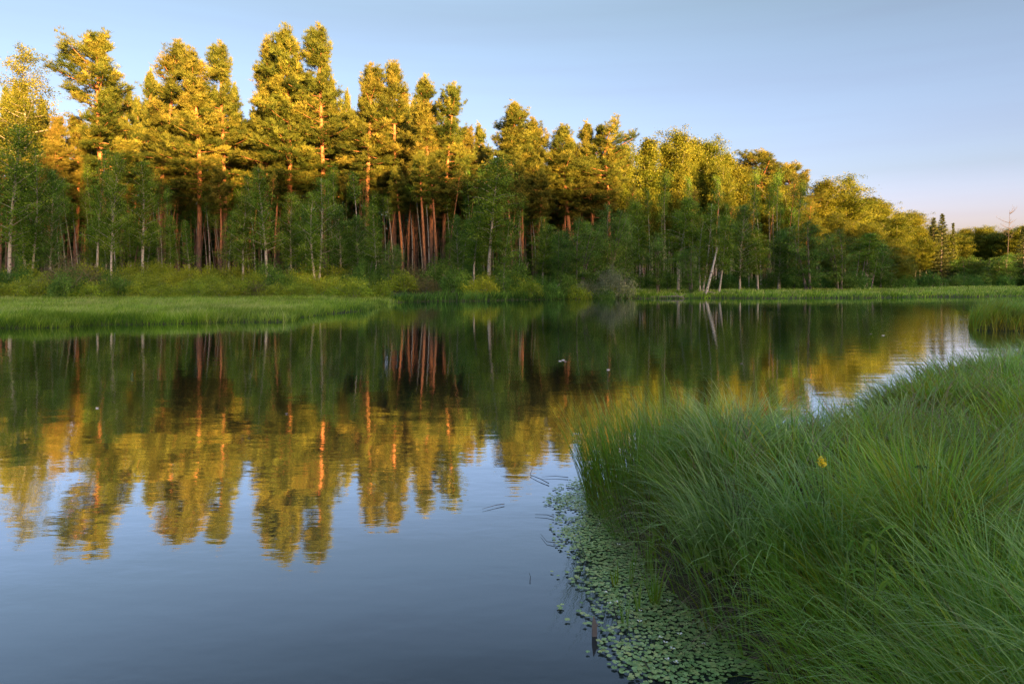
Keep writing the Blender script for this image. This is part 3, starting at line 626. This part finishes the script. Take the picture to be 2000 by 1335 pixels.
for x, D, row in plan:
    mk = landmark(x, marks); side = 'left' if x < mk[0] else 'right'; q = sorted(seq[(mk[1], side)]).index(abs(x - mk[0]))
    v = (0, 1, 1, 2)[r.integers(4)] if x < 760 else (2, 0, 2, 3)[r.integers(4)]
    if row == 3: v = 2
    kind = ('yellow-green', 'spreading green', 'dark green', 'rusty olive')[v]
    s = r.uniform(.75, 1.1)
    if row == 3: s *= 1.15
    put_tree('shrub', SHRUB[v], x, D, s * (.95 if row != 2 else 1.3), 1, s, label=f'{kind} shrub, {ords[min(q, 11)]} to the {side} of the {mk[1]}', cat='shrub', group='shrubs along the far shore', names=('stems', 'leaves'))
for x, D, v, sx, sz, lab in ((140, 51, 3, 1.35, 1.75, 'wide rusty brown bush above the green shrubs at left'), (1197, 57, 4, 1.05, 1.35, 'round silvery grey willow bush leaning over the water'),
        (1145, 56.6, 4, .8, .8, 'smaller dark willow bush left of the round silvery one'), (1100, 56, 2, .8, .6, 'low dark bush at the waterline left of the willow bushes'), (500, 47, 3, .9, .75, 'brownish low bush beyond the meadow'), (1420, 71, 2, .9, .7, 'scrubby dark bush right of the leaning birch')):
    put_tree('bush', SHRUB[v], x, D, sz, 1, sx, label=lab, cat='bush', names=('stems', 'leaves'))

def by_landmark(group, text):
    obs = sorted([o for o in COL.objects if o.get('group') == group], key=lambda o: o.location.x / o.location.y); sq = {}
    for o in obs:
        x = CX + FPX * o.location.x / o.location.y; mk = landmark(x, marks); sq.setdefault((mk, x < mk[0]), []).append((abs(x - mk[0]), o))
    for (mk, lf), q in sq.items():
        for i, (_, o) in enumerate(sorted(q, key=lambda e: e[0])):
            if i < 12: o['label'] = f"{text}, {ords[i]} to the {'left' if lf else 'right'} of the {mk[1]}"
by_landmark('small trees between the pine trunks', 'small shaded tree'); by_landmark('leafy trees closing the river at right', 'lit leafy far tree')
by_landmark('low trees at the far end of the river', 'low shaded far tree'); by_landmark('slim trees within the leafy woods', 'slim lit aspen'); by_landmark('thin bare-stemmed trees at the forest edge', 'thin bare stem')
# driftwood and leaning stems on the far shore
def stick(name, pts, rads, m, label, cat, group=None, sides=6, extra=()):
    pts = np.array(pts, float); o = pts[0].copy(); mb = MB(); tube(mb, pts - o, rads, sides)
    for e in extra: tube(mb, np.array(e[0]) - o, e[1], 4)
    ob = mb.obj(name, m, smooth=True); ob.location = o; return prop(ob, label, cat, group)
def P(x, D, z): return (gx(x, D), D, z)
stick('driftwood', [P(948, 52.6, .02), P(955, 52.7, .3), P(966, 52.9, .2)], [.09, .08, .04], M_GREYWOOD, 'pale crooked driftwood at the waterline below the white birch', 'driftwood', extra=[((P(948, 52.6, .12), P(940, 52.4, .35)), [.05, .02])])
stick('driftwood', [P(920, 52.6, .05), P(934, 52.7, .28), P(945, 52.9, .05)], [.05, .06, .03], M_GREYWOOD, 'arched grey branch in the bank just left of the pale driftwood', 'driftwood')
stick('fallen_branch', [P(1270, 56.5, .15), P(1325, 56.2, .2), P(1336, 56.1, .05)], [.03, .05, .05], M_GREYWOOD, 'grey fallen branch lying on the grassy shore before the lit trunks', 'branch', extra=[((P(1325, 56.2, .2), P(1318, 56.2, .5)), [.04, .015]), ((P(1330, 56.2, .15), P(1340, 56.2, .4)), [.03, .012])])
stick('leaning_trunk', [P(1378, 60, .1), P(1392, 61, 2.6), P(1402, 62, 4.6)], [.13, .1, .06], M_BBARK, 'bare pale trunk leaning right from the grassy shore', 'trunk')
stick('fallen_branch', [P(1366, 60, .12), P(1378, 60.2, .55), P(1418, 60.4, .2)], [.03, .05, .03], M_GREYWOOD, 'grey branch lying at the foot of the leaning pale trunk', 'branch')
for k, (x0, x1, zt) in enumerate(((1668, 1682, 5.5), (1678, 1698, 6.4), (1692, 1700, 5.0), (1700, 1716, 4.6))):
    stick('slanting_stem', [P(x0, 73, .2), P((x0 + x1) / 2, 73.4, zt / 2), P(x1, 74, zt)], [.06, .05, .02], M_GREYWOOD, f"{('first', 'second', 'third', 'fourth')[k]} from left of the bare slanting stems under the dark shore trees", 'stem', 'bare slanting stems', sides=5)

# ------------------------------------------------------------------ grasses
def blades(mb, P, az, L, w, th0, th1, nseg, r, tone, droop=1.0, zmin=.012, twist=.6, tipk=1.):
    """ribbons that leave the ground at angle th0 from vertical and bend over to th1"""
    n = len(P); L = np.broadcast_to(L, (n,)); w = np.broadcast_to(w, (n,)); dirv = np.column_stack([np.cos(az), np.sin(az), np.zeros(n)])
    sa = az + pi / 2 + r.normal(size=n) * twist; side = np.column_stack([np.cos(sa), np.sin(sa), np.zeros(n)])
    p = P.copy(); V = []; t = np.linspace(0, 1, nseg + 1)
    for k in range(nseg + 1):
        if k < nseg:
            ww = (w * (1 - t[k] ** 2.2) * .5)[:, None]; V += [p - side * ww, p + side * ww]
        else: V.append(p)
        if k < nseg:
            th = th0 + (th1 - th0) * ((t[k] + t[k + 1]) / 2) ** droop
            p = p + (L / nseg)[:, None] * (np.sin(th)[:, None] * dirv + np.cos(th)[:, None] * np.array((0, 0, 1.)))
            p[:, 2] = np.maximum(p[:, 2], zmin)
    v = np.stack(V, 1); m = v.shape[1]; base = np.arange(n)[:, None] * m
    q = np.concatenate([base + np.array([[2 * k, 2 * k + 1, 2 * k + 3, 2 * k + 2]]) for k in range(nseg - 1)]) if nseg > 1 else np.zeros((0, 4), int)
    tr = base + np.array([[2 * nseg - 2, 2 * nseg - 1, 2 * nseg]])
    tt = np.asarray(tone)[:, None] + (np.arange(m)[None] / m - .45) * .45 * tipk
    mb.add(v.reshape(-1, 3), tr, q, tt.ravel())

r = np.random.default_rng(42)
def meadow(name, label, n, box, w, L, test, dmin=.05, m_=None):
    x = r.uniform(box[0], box[1], n); D = 1 / r.uniform(1 / box[3], 1 / box[2], n) ; 
    Pm = np.column_stack([gx(x, D), D]); d = test(Pm); ok = d > dmin; Pm = Pm[ok]; d = d[ok]; x = x[ok]; z = np.maximum(ground_z(Pm), -.05); m = len(Pm)
    fl = noise2(Pm[:, 0], Pm[:, 1], .8, 1); tone = np.clip(.52 + .34 * noise2(Pm[:, 0], Pm[:, 1] * 2, .5, 4) + .3 * noise2(Pm[:, 0], Pm[:, 1], 3.0, 7) + r.normal(size=m) * .2 - .3 * np.exp(-np.maximum(d, 0) / 1.2), 0, 1)
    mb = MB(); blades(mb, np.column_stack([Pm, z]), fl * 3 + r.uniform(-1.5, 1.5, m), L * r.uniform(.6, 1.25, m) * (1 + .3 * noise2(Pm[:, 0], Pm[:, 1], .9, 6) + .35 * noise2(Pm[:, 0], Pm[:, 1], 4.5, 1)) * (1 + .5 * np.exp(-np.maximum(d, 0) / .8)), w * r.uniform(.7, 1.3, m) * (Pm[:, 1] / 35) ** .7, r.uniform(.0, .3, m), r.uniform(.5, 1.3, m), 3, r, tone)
    return prop(mb.obj(name, m_ or M_MEADOW), label, 'grass', kind='stuff')
fard = lambda Q: np.minimum(sdist(Q, far_shore), -sdist(Q, inlet))
meadow('meadow_grass', 'bright green meadow grass on the low spit at left', 90000, (-80, 800, 21.5, 50), .022, .28, lambda Q: np.where(Q[:, 0] < 0, fard(Q), -1), -.15)
meadow('shore_grass', 'strip of bright green grass along the far waterline right of the willow bushes', 52000, (1225, 2150, 48, 110), .04, .30, lambda Q: np.where(fard(Q) < 28, fard(Q), -1), -.2)
meadow('waterside_sedge', 'dark narrow fringe of sedge at the waterline below the tall white birch', 9000, (765, 1230, 47, 58), .04, .5, lambda Q: np.where(fard(Q) < 1.6, fard(Q), -1), -.25, M_ALDER)
meadow('islet_grass', 'mound of green grass on the islet at the right edge', 30000, (1890, 2700, 20, 26), .02, .55, lambda Q: sdist(Q, islet), -.1, M_SEDGE)

# near bank: drooping sedge
def near_points(n, d0, d1, a0=.05, a1=1.05):
    D = np.sqrt(r.uniform(d0 ** 2, d1 ** 2, n)); Q = np.column_stack([D * r.uniform(a0, a1, n), D]); d = sdist(Q, near_shore); ok = d > .0
    return Q[ok], d[ok]
def shore_normal(Q):
    e = .05; gxx = sdist(Q + (e, 0), near_shore) - sdist(Q - (e, 0), near_shore); gy = sdist(Q + (0, e), near_shore) - sdist(Q - (0, e), near_shore)
    return np.arctan2(-gy, -gxx)
mb = MB()
for (d0, d1, nclu, ntus, per, wd, seg) in ((1.25, 3.0, 30, 400, 40, .0050, 7), (3.0, 5.6, 50, 740, 30, .0070, 6), (5.6, 11.5, 130, 1200, 24, .010, 5)):
    K, kd = near_points(nclu * 2, d0, d1); nk = len(K)
    kout = shore_normal(K); kw = np.exp(-kd / .45); kfl = -1.0 + 2.4 * noise2(K[:, 0], K[:, 1], 1.1, 3) + r.normal(size=nk) * .6
    kb = np.stack([np.cos(kfl) * (1 - kw) * .75 + np.cos(kout) * kw * 1.5, np.sin(kfl) * (1 - kw) * .75 + np.sin(kout) * kw * 1.5], 1)
    kL = r.uniform(.36, .84, nk) * (1 - .28 * smooth(3.3, 4.4, K[:, 1]) + .10 * smooth(6, 8, K[:, 1])); kt = np.clip(.5 + .42 * noise2(K[:, 0], K[:, 1], 1.3, 6) + r.normal(size=nk) * .14, 0, 1)
    yel = np.exp(-(((K[:, 0] / K[:, 1] - .62) / .22) ** 2 + ((K[:, 1] - 3.6) / 1.3) ** 2)); kt = kt * (1 - .75 * yel) + .12 * yel
    c = r.integers(0, nk, ntus); C = K[c] + r.normal(size=(ntus, 2)) * .105 * (d0 / 2.2) ** .5
    free = r.uniform(size=ntus) < .25; F_, fd = near_points(ntus * 12, d0, d1); F_ = F_[:ntus]; C[free] = F_[free]
    c = np.where(free, np.argmin(((C[:, None] - K[None]) ** 2).sum(-1), 1), c)
    ok = (sdist(C, near_shore) > .01) & (np.hypot(C[:, 0] - .9, C[:, 1] - 4.75) > .42) & (np.hypot((C[:, 0] - 1.2) / .20, (C[:, 1] - 2.22) / .22) > 1); C = C[ok]; c = c[ok]; n = len(C); rad = C - K[c]; rad = rad / (np.hypot(*rad.T)[:, None] + .06)
    k = np.repeat(np.arange(n), per); m = len(k); ra = r.uniform(0, 6.28, m); q = np.sqrt(r.uniform(0, 1, m)) * .09
    root = np.column_stack([C[k, 0] + q * np.cos(ra), C[k, 1] + q * np.sin(ra)]); root = np.column_stack([root, np.maximum(ground_z(root), -.02)])
    dx = kb[c[k], 0] + rad[k, 0] * 1.0 + np.cos(ra) * .6 + r.normal(size=m) * .3; dy = kb[c[k], 1] + rad[k, 1] * 1.0 + np.sin(ra) * .6 + r.normal(size=m) * .3
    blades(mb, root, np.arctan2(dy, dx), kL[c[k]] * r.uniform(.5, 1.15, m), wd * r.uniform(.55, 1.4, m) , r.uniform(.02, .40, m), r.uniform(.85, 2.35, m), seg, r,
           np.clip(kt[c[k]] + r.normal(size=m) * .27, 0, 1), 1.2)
# taller single blades and stalks that stand out of the carpet
Q, d = near_points(2600, 1.4, 9.5); m = len(Q); root = np.column_stack([Q, ground_z(Q)])
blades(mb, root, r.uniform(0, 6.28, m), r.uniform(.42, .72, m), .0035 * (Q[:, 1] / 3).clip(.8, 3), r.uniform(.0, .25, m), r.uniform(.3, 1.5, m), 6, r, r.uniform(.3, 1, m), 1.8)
prop(mb.obj('bank_grass', M_SEDGE), 'long drooping sedge covering the near bank at lower right', 'grass', kind='stuff')
# upright sedge at the tip of the bank
def clump(name, cx, cy, n, Rc, L, w, label, az0, spread, th=(.02, .4, .4, 1.3), zb=-.03, m=None, seg=6, cat='sedge clump', group=None, tone=.5):
    ra = r.uniform(0, 6.28, n); q = np.sqrt(r.uniform(0, 1, n)) * Rc; pt = np.column_stack([q * np.cos(ra), q * np.sin(ra), np.zeros(n)])
    az = np.arctan2(np.sin(ra) + spread * sin(az0), np.cos(ra) + spread * cos(az0)) + r.normal(size=n) * .3
    mb = MB(); blades(mb, pt, az, L * r.uniform(.55, 1.12, n), w * r.uniform(.6, 1.2, n), r.uniform(th[0], th[1], n), r.uniform(th[2], th[3], n), seg, r, np.clip(tone + r.normal(size=n) * .2, 0, 1), 1.6, zmin=-.02 - zb)
    o = mb.obj(name, m or M_SEDGE); o.location = (cx, cy, zb); return prop(o, label, cat, group)
clump('sedge_clump', .86, 4.75, 1100, .34, .84, .0062, 'tall upright sedge clump standing in the water at the tip of the bank', 2.6, .5, (.0, .28, .2, 1.0), tone=.42)
clump('sedge_clump', 1.25, 4.85, 900, .30, .74, .0062, 'tall sedge clump just right of the one at the tip of the bank', 2.0, .3, zb=.1)
clump('sedge_clump', 1.62, 4.75, 900, .26, .72, .006, 'blue-green drooping sedge clump behind the tip of the bank', -1.9, .7, (.05, .5, 1.2, 2.4), .3, tone=.85)
clump('sedge_clump', 1.15, 3.95, 800, .25, .62, .005, 'leaning sedge clump over the frogbit in front of the tip', 3.3, .8, (.05, .5, 1.0, 2.2), .2)
clump('sedge_clump', .78, 4.25, 200, .16, .5, .004, 'thin loose sedge tuft at the left foot of the tip', 2.9, .9, (.1, .6, .6, 1.8))
for cx_, cy_, n_, Rc_, L_, w_, az_, lab in ((1.32, 4.15, 260, .20, .55, .012, -2.2, 'broad-bladed blue-green sedge clump behind the leaning one over the frogbit'), (1.75, 4.25, 240, .20, .52, .012, -1.2, 'broad-bladed blue-green sedge clump near the middle of the bank top'),
        (1.05, 3.35, 320, .20, .58, .009, 3.3, 'drooping pale green sedge clump hanging over the inner frogbit'), (1.38, 3.05, 300, .18, .60, .009, 2.9, 'drooping sedge clump one step inland of the inner frogbit'),
        (1.75, 2.75, 240, .16, .62, .009, -2.0, 'tall arching clump in the lower middle of the near bank'), (2.1, 3.3, 260, .20, .55, .010, -.8, 'arching clump right of the yellow flower'),
        (1.62, 2.2, 220, .14, .60, .009, -.6, 'clump rising at the bottom edge of the photo'),
        (2.9, 5.0, 260, .25, .50, .013, .4, 'broad-bladed clump on the far slope of the bank'), (3.6, 6.2, 260, .28, .50, .014, 1.2, 'broad-bladed clump near the far shore of the bank'), (5.0, 7.6, 260, .3, .5, .015, 1.6, 'upright clump at the farthest shore of the bank')):
    clump('sedge_clump', cx_, cy_, n_, Rc_, L_, w_, lab, az_, .55, (.03, .5, .9, 2.2), float(ground_z([(cx_, cy_)])[0]) - .02, tone=r.uniform(.55, .95), group='sedge clumps standing out of the bank grass')
# dead straw at the undercut edge
mb = MB(); Q, d = near_points(9000, 1.6, 5.4); ok = d < .22; Q = Q[ok]; m = len(Q); z = np.maximum(ground_z(Q) - .03, 0)
blades(mb, np.column_stack([Q, z]), shore_normal(Q) + r.normal(size=m) * .7, r.uniform(.18, .5, m), .0035, r.uniform(.5, 1.3, m), r.uniform(1.8, 2.8, m), 5, r, r.uniform(0, 1, m))
Q, d = near_points(5200, 1.4, 9.5); m = len(Q); blades(mb, np.column_stack([Q, ground_z(Q) + .04]), r.uniform(0, 6.28, m), r.uniform(.35, .7, m), .0035 * (Q[:, 1] / 3).clip(.9, 3), r.uniform(.1, .6, m), r.uniform(.9, 2.2, m), 6, r, r.uniform(0, 1, m))
prop(mb.obj('dead_grass', M_DRY), 'pale brown dead grass hanging over the undercut bank edge', 'dead grass', kind='stuff')

# ------------------------------------------------------------------ frogbit mat
mat_px = [(1098, 955), (1135, 938), (1165, 945), (1170, 985), (1230, 1010), (1275, 1060), (1300, 1120), (1350, 1160), (1400, 1210), (1450, 1255), (1520, 1335), (1330, 1345), (1260, 1325), (1215, 1290), (1195, 1265), (1215, 1240),
          (1180, 1215), (1190, 1175), (1150, 1150), (1130, 1120), (1165, 1110), (1130, 1085), (1105, 1060), (1095, 1030), (1108, 1000), (1085, 980)]
mat_w = [tuple(G(x, y)[:2]) for x, y in mat_px]
def pad_mesh(seed, nseg=12):
    q = np.random.default_rng(seed); a = np.linspace(.28, 2 * pi - .28, nseg); rad = 1 + .05 * q.normal(size=nseg)
    v = [(0, 0, 0)] + [(cos(t) * k, sin(t) * k, .05 * q.normal() + .10 * (k - .9)) for t, k in zip(a, rad)]
    v[0] = (.12, 0, -.05)
    return MB().add(v, [(0, i, i + 1) for i in range(1, nseg)], None, (seed - 100) / 5.5).mesh('floating_leaf', M_PAD)
pads = [pad_mesh(100 + i) for i in range(6)]
lo, hi = np.min(mat_w, 0), np.max(mat_w, 0)
C = r.uniform(lo - .1, hi + .1, (110000, 2)); dd = sdist(C, mat_w); ds = np.maximum(-sdist(C, near_shore), 0); C = C[dd > -.07]; ds = ds[dd > -.07]; dd = dd[dd > -.07]; tt = ds / (ds + np.maximum(dd, 0) + 1e-6); dens = np.where(dd > 0, 1.0 - .9 * tt ** 2 + .8 * noise2(C[:, 0], C[:, 1], 13, 2), .035)
ok = (r.uniform(size=len(C)) < dens) & (ds > .0); C = C[ok]
sel = []; cell = {}
for c in C:   # loose spacing so that leaves touch and overlap only a little
    k = (int(c[0] / .018), int(c[1] / .018))
    if all(np.hypot(*(c - e)) > .0142 for i in (-1, 0, 1) for j in (-1, 0, 1) for e in cell.get((k[0] + i, k[1] + j), ())):
        cell.setdefault(k, []).append(c); sel.append(c)
strays = [G(x, y)[:2] for x, y in ((1092, 1187), (1098, 1185), (1095, 1191), (1108, 1213), (1130, 1195), (1138, 1200), (1146, 1204), (1136, 1180), (1150, 1205), (1150, 1218), (1142, 1222), (1175, 1230), (1180, 1235), (1190, 1233),
          (1168, 1255), (1175, 1259), (1180, 1250), (1170, 1266), (1178, 1274), (1148, 1276), (1190, 1283), (1240, 1300), (1246, 1306), (1280, 1318), (1113, 1134), (1120, 1134), (1078, 1118), (1090, 1127), (1080, 1000), (1075, 985), (1090, 968), (1065, 987), (1062, 975))]
sel = np.array(sel + strays); 
vis = np.argsort(sel[:, 1]); sel = sel[vis]
def pad_xf(c):
    return (c[0], c[1], r.uniform(.006, .016)), (r.normal() * .06, r.normal() * .06, r.uniform(0, 6.28)), r.uniform(.0080, .0135)
near = list(range(len(strays))) ; strayset = set(map(tuple, np.round(strays, 5)))
ind = [i for i in range(len(sel)) if tuple(np.round(sel[i], 5)) in strayset]; ind += [i for i in range(len(sel)) if i not in set(ind)][:300 - len(ind)]; inds = set(ind)
for i in ind:
    l, e, s = pad_xf(sel[i]); o = link('floating_leaf', pads[i % 6]); o.location = l; o.rotation_euler = e; o.scale = (s * r.uniform(.9, 1.1), s, s)
    stray = tuple(np.round(sel[i], 5)) in strayset
    prop(o, 'round green frogbit leaf drifting apart from the mat on open water' if stray else 'round green frogbit leaf in the near part of the floating mat', 'leaf', 'frogbit leaves adrift on open water' if stray else 'frogbit leaves of the near mat')
mb = MB()
for i in range(len(sel)):
    if i in inds: continue
    l, e, s = pad_xf(sel[i]); a = np.linspace(.3, 2 * pi - .3, 8) + e[2]
    v = np.array([(l[0], l[1], l[2])] + [(l[0] + cos(t) * s, l[1] + sin(t) * s, l[2] + s * (e[0] * cos(t) + e[1] * sin(t)) * 1.2 + .001) for t in a])
    mb.add(v, [(0, k, k + 1) for k in range(1, 8)], None, r.uniform(0, 1))
prop(mb.obj('frogbit_mat', M_PAD), 'floating mat of small round frogbit leaves at the foot of the bank', 'floating plants', kind='stuff')

def flower(loc, s, rz):
    o = empty('frogbit_flower', loc, rz, (s, s, s))
    for k in range(3):
        a = k * 2.094; d = np.array((cos(a), sin(a), 0)); t = np.array((-sin(a), cos(a), 0)); c = []
        pts = [d * .05, d * .55 + t * .42 + (0, 0, .35), d * 1.0 + t * .25 + (0, 0, .45), d * 1.05 - t * .25 + (0, 0, .45), d * .55 - t * .42 + (0, 0, .35)]
        MB().add(pts, [(0, 1, 2), (0, 2, 3), (0, 3, 4)]).obj('petal', M_WHITE, o)
    tb = MB(); tube(tb, [(0, 0, 0), (0, 0, .28)], [.16, .12], 6); tb.obj('centre', M_YELLOW, o, True)
    return o
fl = [(500, 435), (605, 430), (650, 470), (610, 555), (758, 575), (700, 668), (752, 672), (600, 888), (537, 832), (735, 938), (730, 1000), (878, 1122), (918, 1158), (890, 1220), (940, 1237), (1100, 1130), (962, 1075), (848, 1093), (558, 895), (1143, 1045), (897, 883), (945, 670)]
for k, (a, b) in enumerate(fl):
    p = G(1000 + a / 2.934, 880 + b / 2.934); prop(flower((p[0], p[1], .018), r.uniform(.009, .013), r.uniform(0, 6)), 'tiny white three-petalled flower standing among the frogbit leaves', 'flower', 'white flowers on the frogbit mat')

# upright tufts growing out of the mat
for k, (x, y, h, n, lab) in enumerate(((1202, 1143, .13, 7, 'small upright green tuft, farthest left in the frogbit'), (1229, 1141, .22, 9, 'taller pale-tipped tuft beside the small left one in the frogbit'),
        (1279, 1182, .27, 16, 'thick dark green tuft at the right of the frogbit tufts'), (1247, 1193, .17, 8, 'middle green tuft between the thick one and the lowest one'),
        (1221, 1222, .17, 6, 'lowest tuft of broad blades near the grey stub'), (1268, 1120, .30, 14, 'tall thin tuft of reed at the inner edge of the frogbit'), (1290, 1090, .32, 18, 'reedy tuft where the frogbit meets the sedge'), (1256, 1060, .3, 12, 'reedy tuft below the tall sedge clumps'))):
    p = G(x, y); clump('reed_tuft', p[0], p[1], n, .018, h * 1.15, .008, lab, 1.5, .1, (.02, .28, .05, .7), -.01, cat='reed tuft', seg=5, tone=.6)

# broken stub, twigs on the water
p = G(1161, 1241); mb = MB(); w = .011
v = [(-w, -.006, -.03), (w, -.006, -.03), (w, .008, -.03), (-w, .008, -.03), (-w, -.006, .045), (w * 1.05, -.006, .05), (w * 1.05, .008, .05), (-w, .008, .045), (-w * .5, -.004, .09), (w * .1, -.004, .084), (w * .1, .006, .084), (-w * .5, .006, .09)]
mb.add(v, None, [(0, 1, 5, 4), (1, 2, 6, 5), (2, 3, 7, 6), (3, 0, 4, 7), (4, 5, 9, 8), (5, 6, 10, 9), (6, 7, 11, 10), (7, 4, 8, 11), (8, 9, 10, 11)])
tube(mb, [(w * .8, 0, .048), (w * 1.5, -.004, .056)], [.006, .003], 5)
o = mb.obj('wooden_stub', M_GREYWOOD); o.location = p; prop(o, 'splintered grey wooden stub sticking out of the water left of the frogbit', 'stub')
M_TWIG = solid('wet_twig', (.03, .028, .02), .5)
def water_stalk(pts, rad, label, name='floating_stalk', cat='stalk', group=None, m=None):
    q = [np.array(G(x, y)) + (0, 0, z) for x, y, z in pts]; stick(name, q, np.linspace(rad, rad * .4, len(q)), m or M_TWIG, label, cat, group, 4)
water_stalk([(1072, 946, .01), (1055, 938, .015), (1035, 929, .01), (1040, 922, .03)], .004, 'dark bent stalk on the water, upper left of the frogbit')
water_stalk([(1110, 934, .01), (1085, 932, .012), (1058, 933, .01)], .003, 'straight thin stalk lying on the water right of the bent stalk')
water_stalk([(1082, 1012, .01), (1068, 1008, .012), (1045, 1007, .01)], .003, 'short straight stalk on the water left of the frogbit')
water_stalk([(985, 986, .01), (968, 989, .012), (942, 996, .01)], .003, 'lone pale stalk floating on open water', m=M_GREYWOOD)
water_stalk([(1110, 1058, .01), (1085, 1063, .012), (1068, 1060, .01), (1056, 1045, .01)], .003, 'curved stalk hooked on the water beside the frogbit')
water_stalk([(1145, 1105, .0), (1128, 1080, .03), (1118, 1065, .05)], .003, 'dark twig rising from the left edge of the frogbit', 'twig', 'twig')
water_stalk([(1150, 1100, .0), (1138, 1082, .03), (1130, 1062, .06)], .003, 'second dark twig beside the rising one at the frogbit edge', 'twig', 'twig')
water_stalk([(1035, 1137, .0), (1036, 1132, .02), (1033, 1128, .03)], .002, 'tiny dark twig alone on the dark open water', 'twig', 'twig')
water_stalk([(1208, 1226, .0), (1203, 1212, .02), (1197, 1198, .06)], .004, 'short black stick leaning left of the lowest tuft', 'twig', 'twig')
water_stalk([(1255, 1287, .0), (1262, 1305, .02), (1275, 1322, .01), (1300, 1332, .01)], .004, 'curved dark twig in the gap of the frogbit at the bottom', 'twig', 'twig')
for k, (x, y) in enumerate(((1100, 703), (1104, 706), (1188, 722), (1448, 710), (1094, 705), (560, 808), (190, 797), (140, 884), (30, 1010), (1700, 652), (1725, 655))):
    p = G(x, y); D = p[1]; s = .026 * D / 15; mb = MB(); a = np.linspace(0, 6.28, 9)[:-1]; mb.add([(cos(t) * s * 1.6, sin(t) * s * (.5 + .2 * (k % 2)), .006 + .004 * cos(t * 2)) for t in a] + [(0, 0, .012)], [(i, (i + 1) % 8, 8) for i in range(8)])
    o = mb.obj('drifting_leaf', M_WHITE if k % 2 == 0 else M_GREYWOOD); o.location = p; prop(o, 'pale fleck of plant debris drifting on the smooth water', 'debris', 'flecks drifting on the water')

# ------------------------------------------------------------------ flowers and herbs on the bank
def spike(x, y, z, h, label, m, s=.0085, n=24):
    p = G(x, y, z); gz = float(ground_z([p[:2]])[0]); o = empty('yellow_flower' if m is M_YELLOW else 'flower_bud', (p[0], p[1], gz))
    tb = MB(); tube(tb, [(0.02, 0, 0), (.01, 0, (z - gz) * .5), (0, 0, z - gz + h * .4)], [.003, .0025, .002], 5); tb.obj('stem', M_STEM, o, True)
    mb = MB(); c = np.column_stack([r.normal(size=n) * s * .9, r.normal(size=n) * s * .9, z - gz + r.uniform(-.5, .5, n) * h]); leaves(mb, c, 6, s * .9, s * 1.1, r); mb.obj('blossom', m, o)
    return prop(o, label, 'flower')
spike(1605, 902, .82, .036, 'small bright yellow flower spike above the drooping sedge', M_YELLOW)
spike(1798, 912, .82, .02, 'pale yellow-green flower bud right of the yellow flower', M_STEM, .008, 14)
# broad-leaved herb low on the bank
def herb(x, y, z, label, s=1.0, n=12):
    p = G(x, y, z); gz = float(ground_z([p[:2]])[0]) ; o = empty('broadleaf_herb', (p[0], p[1], gz)); hh = z - gz + .1
    tb = MB(); tube(tb, [(.01, .06, 0), (.0, .03, hh * .6), (0, 0, hh + .12)], [.005, .004, .002], 5); tb.obj('stem', M_STEM, o, True)
    for k in range(n):
        a = k * 2.4; zz = hh * .55 + (hh * .6 + .06) * k / n; L = s * r.uniform(.08, .13); d = np.array((cos(a), sin(a), 0)); t = np.array((-sin(a), cos(a), 0)); V = []
        for q in np.linspace(0, 1, 6): 
            c = d * L * q + np.array((0, 0, zz + .05 * sin(q * 2.4) - .04 * q * q)); ww = .014 * s * sin(pi * min(1, q * .9 + .08)); V += [c - t * ww, c + (0, 0, -.003), c + t * ww]
        f = [(3 * i + j, 3 * i + j + 1, 3 * i + 4 + j, 3 * i + 3 + j) for i in range(5) for j in (0, 1)]
        MB().add(V, None, f, r.uniform(.2, .5)).obj('leaf', M_BIRCH, o)
    return prop(o, label, 'herb')
herb(1712, 1200, .60, 'bright green broad-leaved herb in the dark hollow of the near bank', .72, 14)
herb(1655, 1215, .54, 'smaller broad-leaved herb left of the bright one in the hollow', .5, 9)
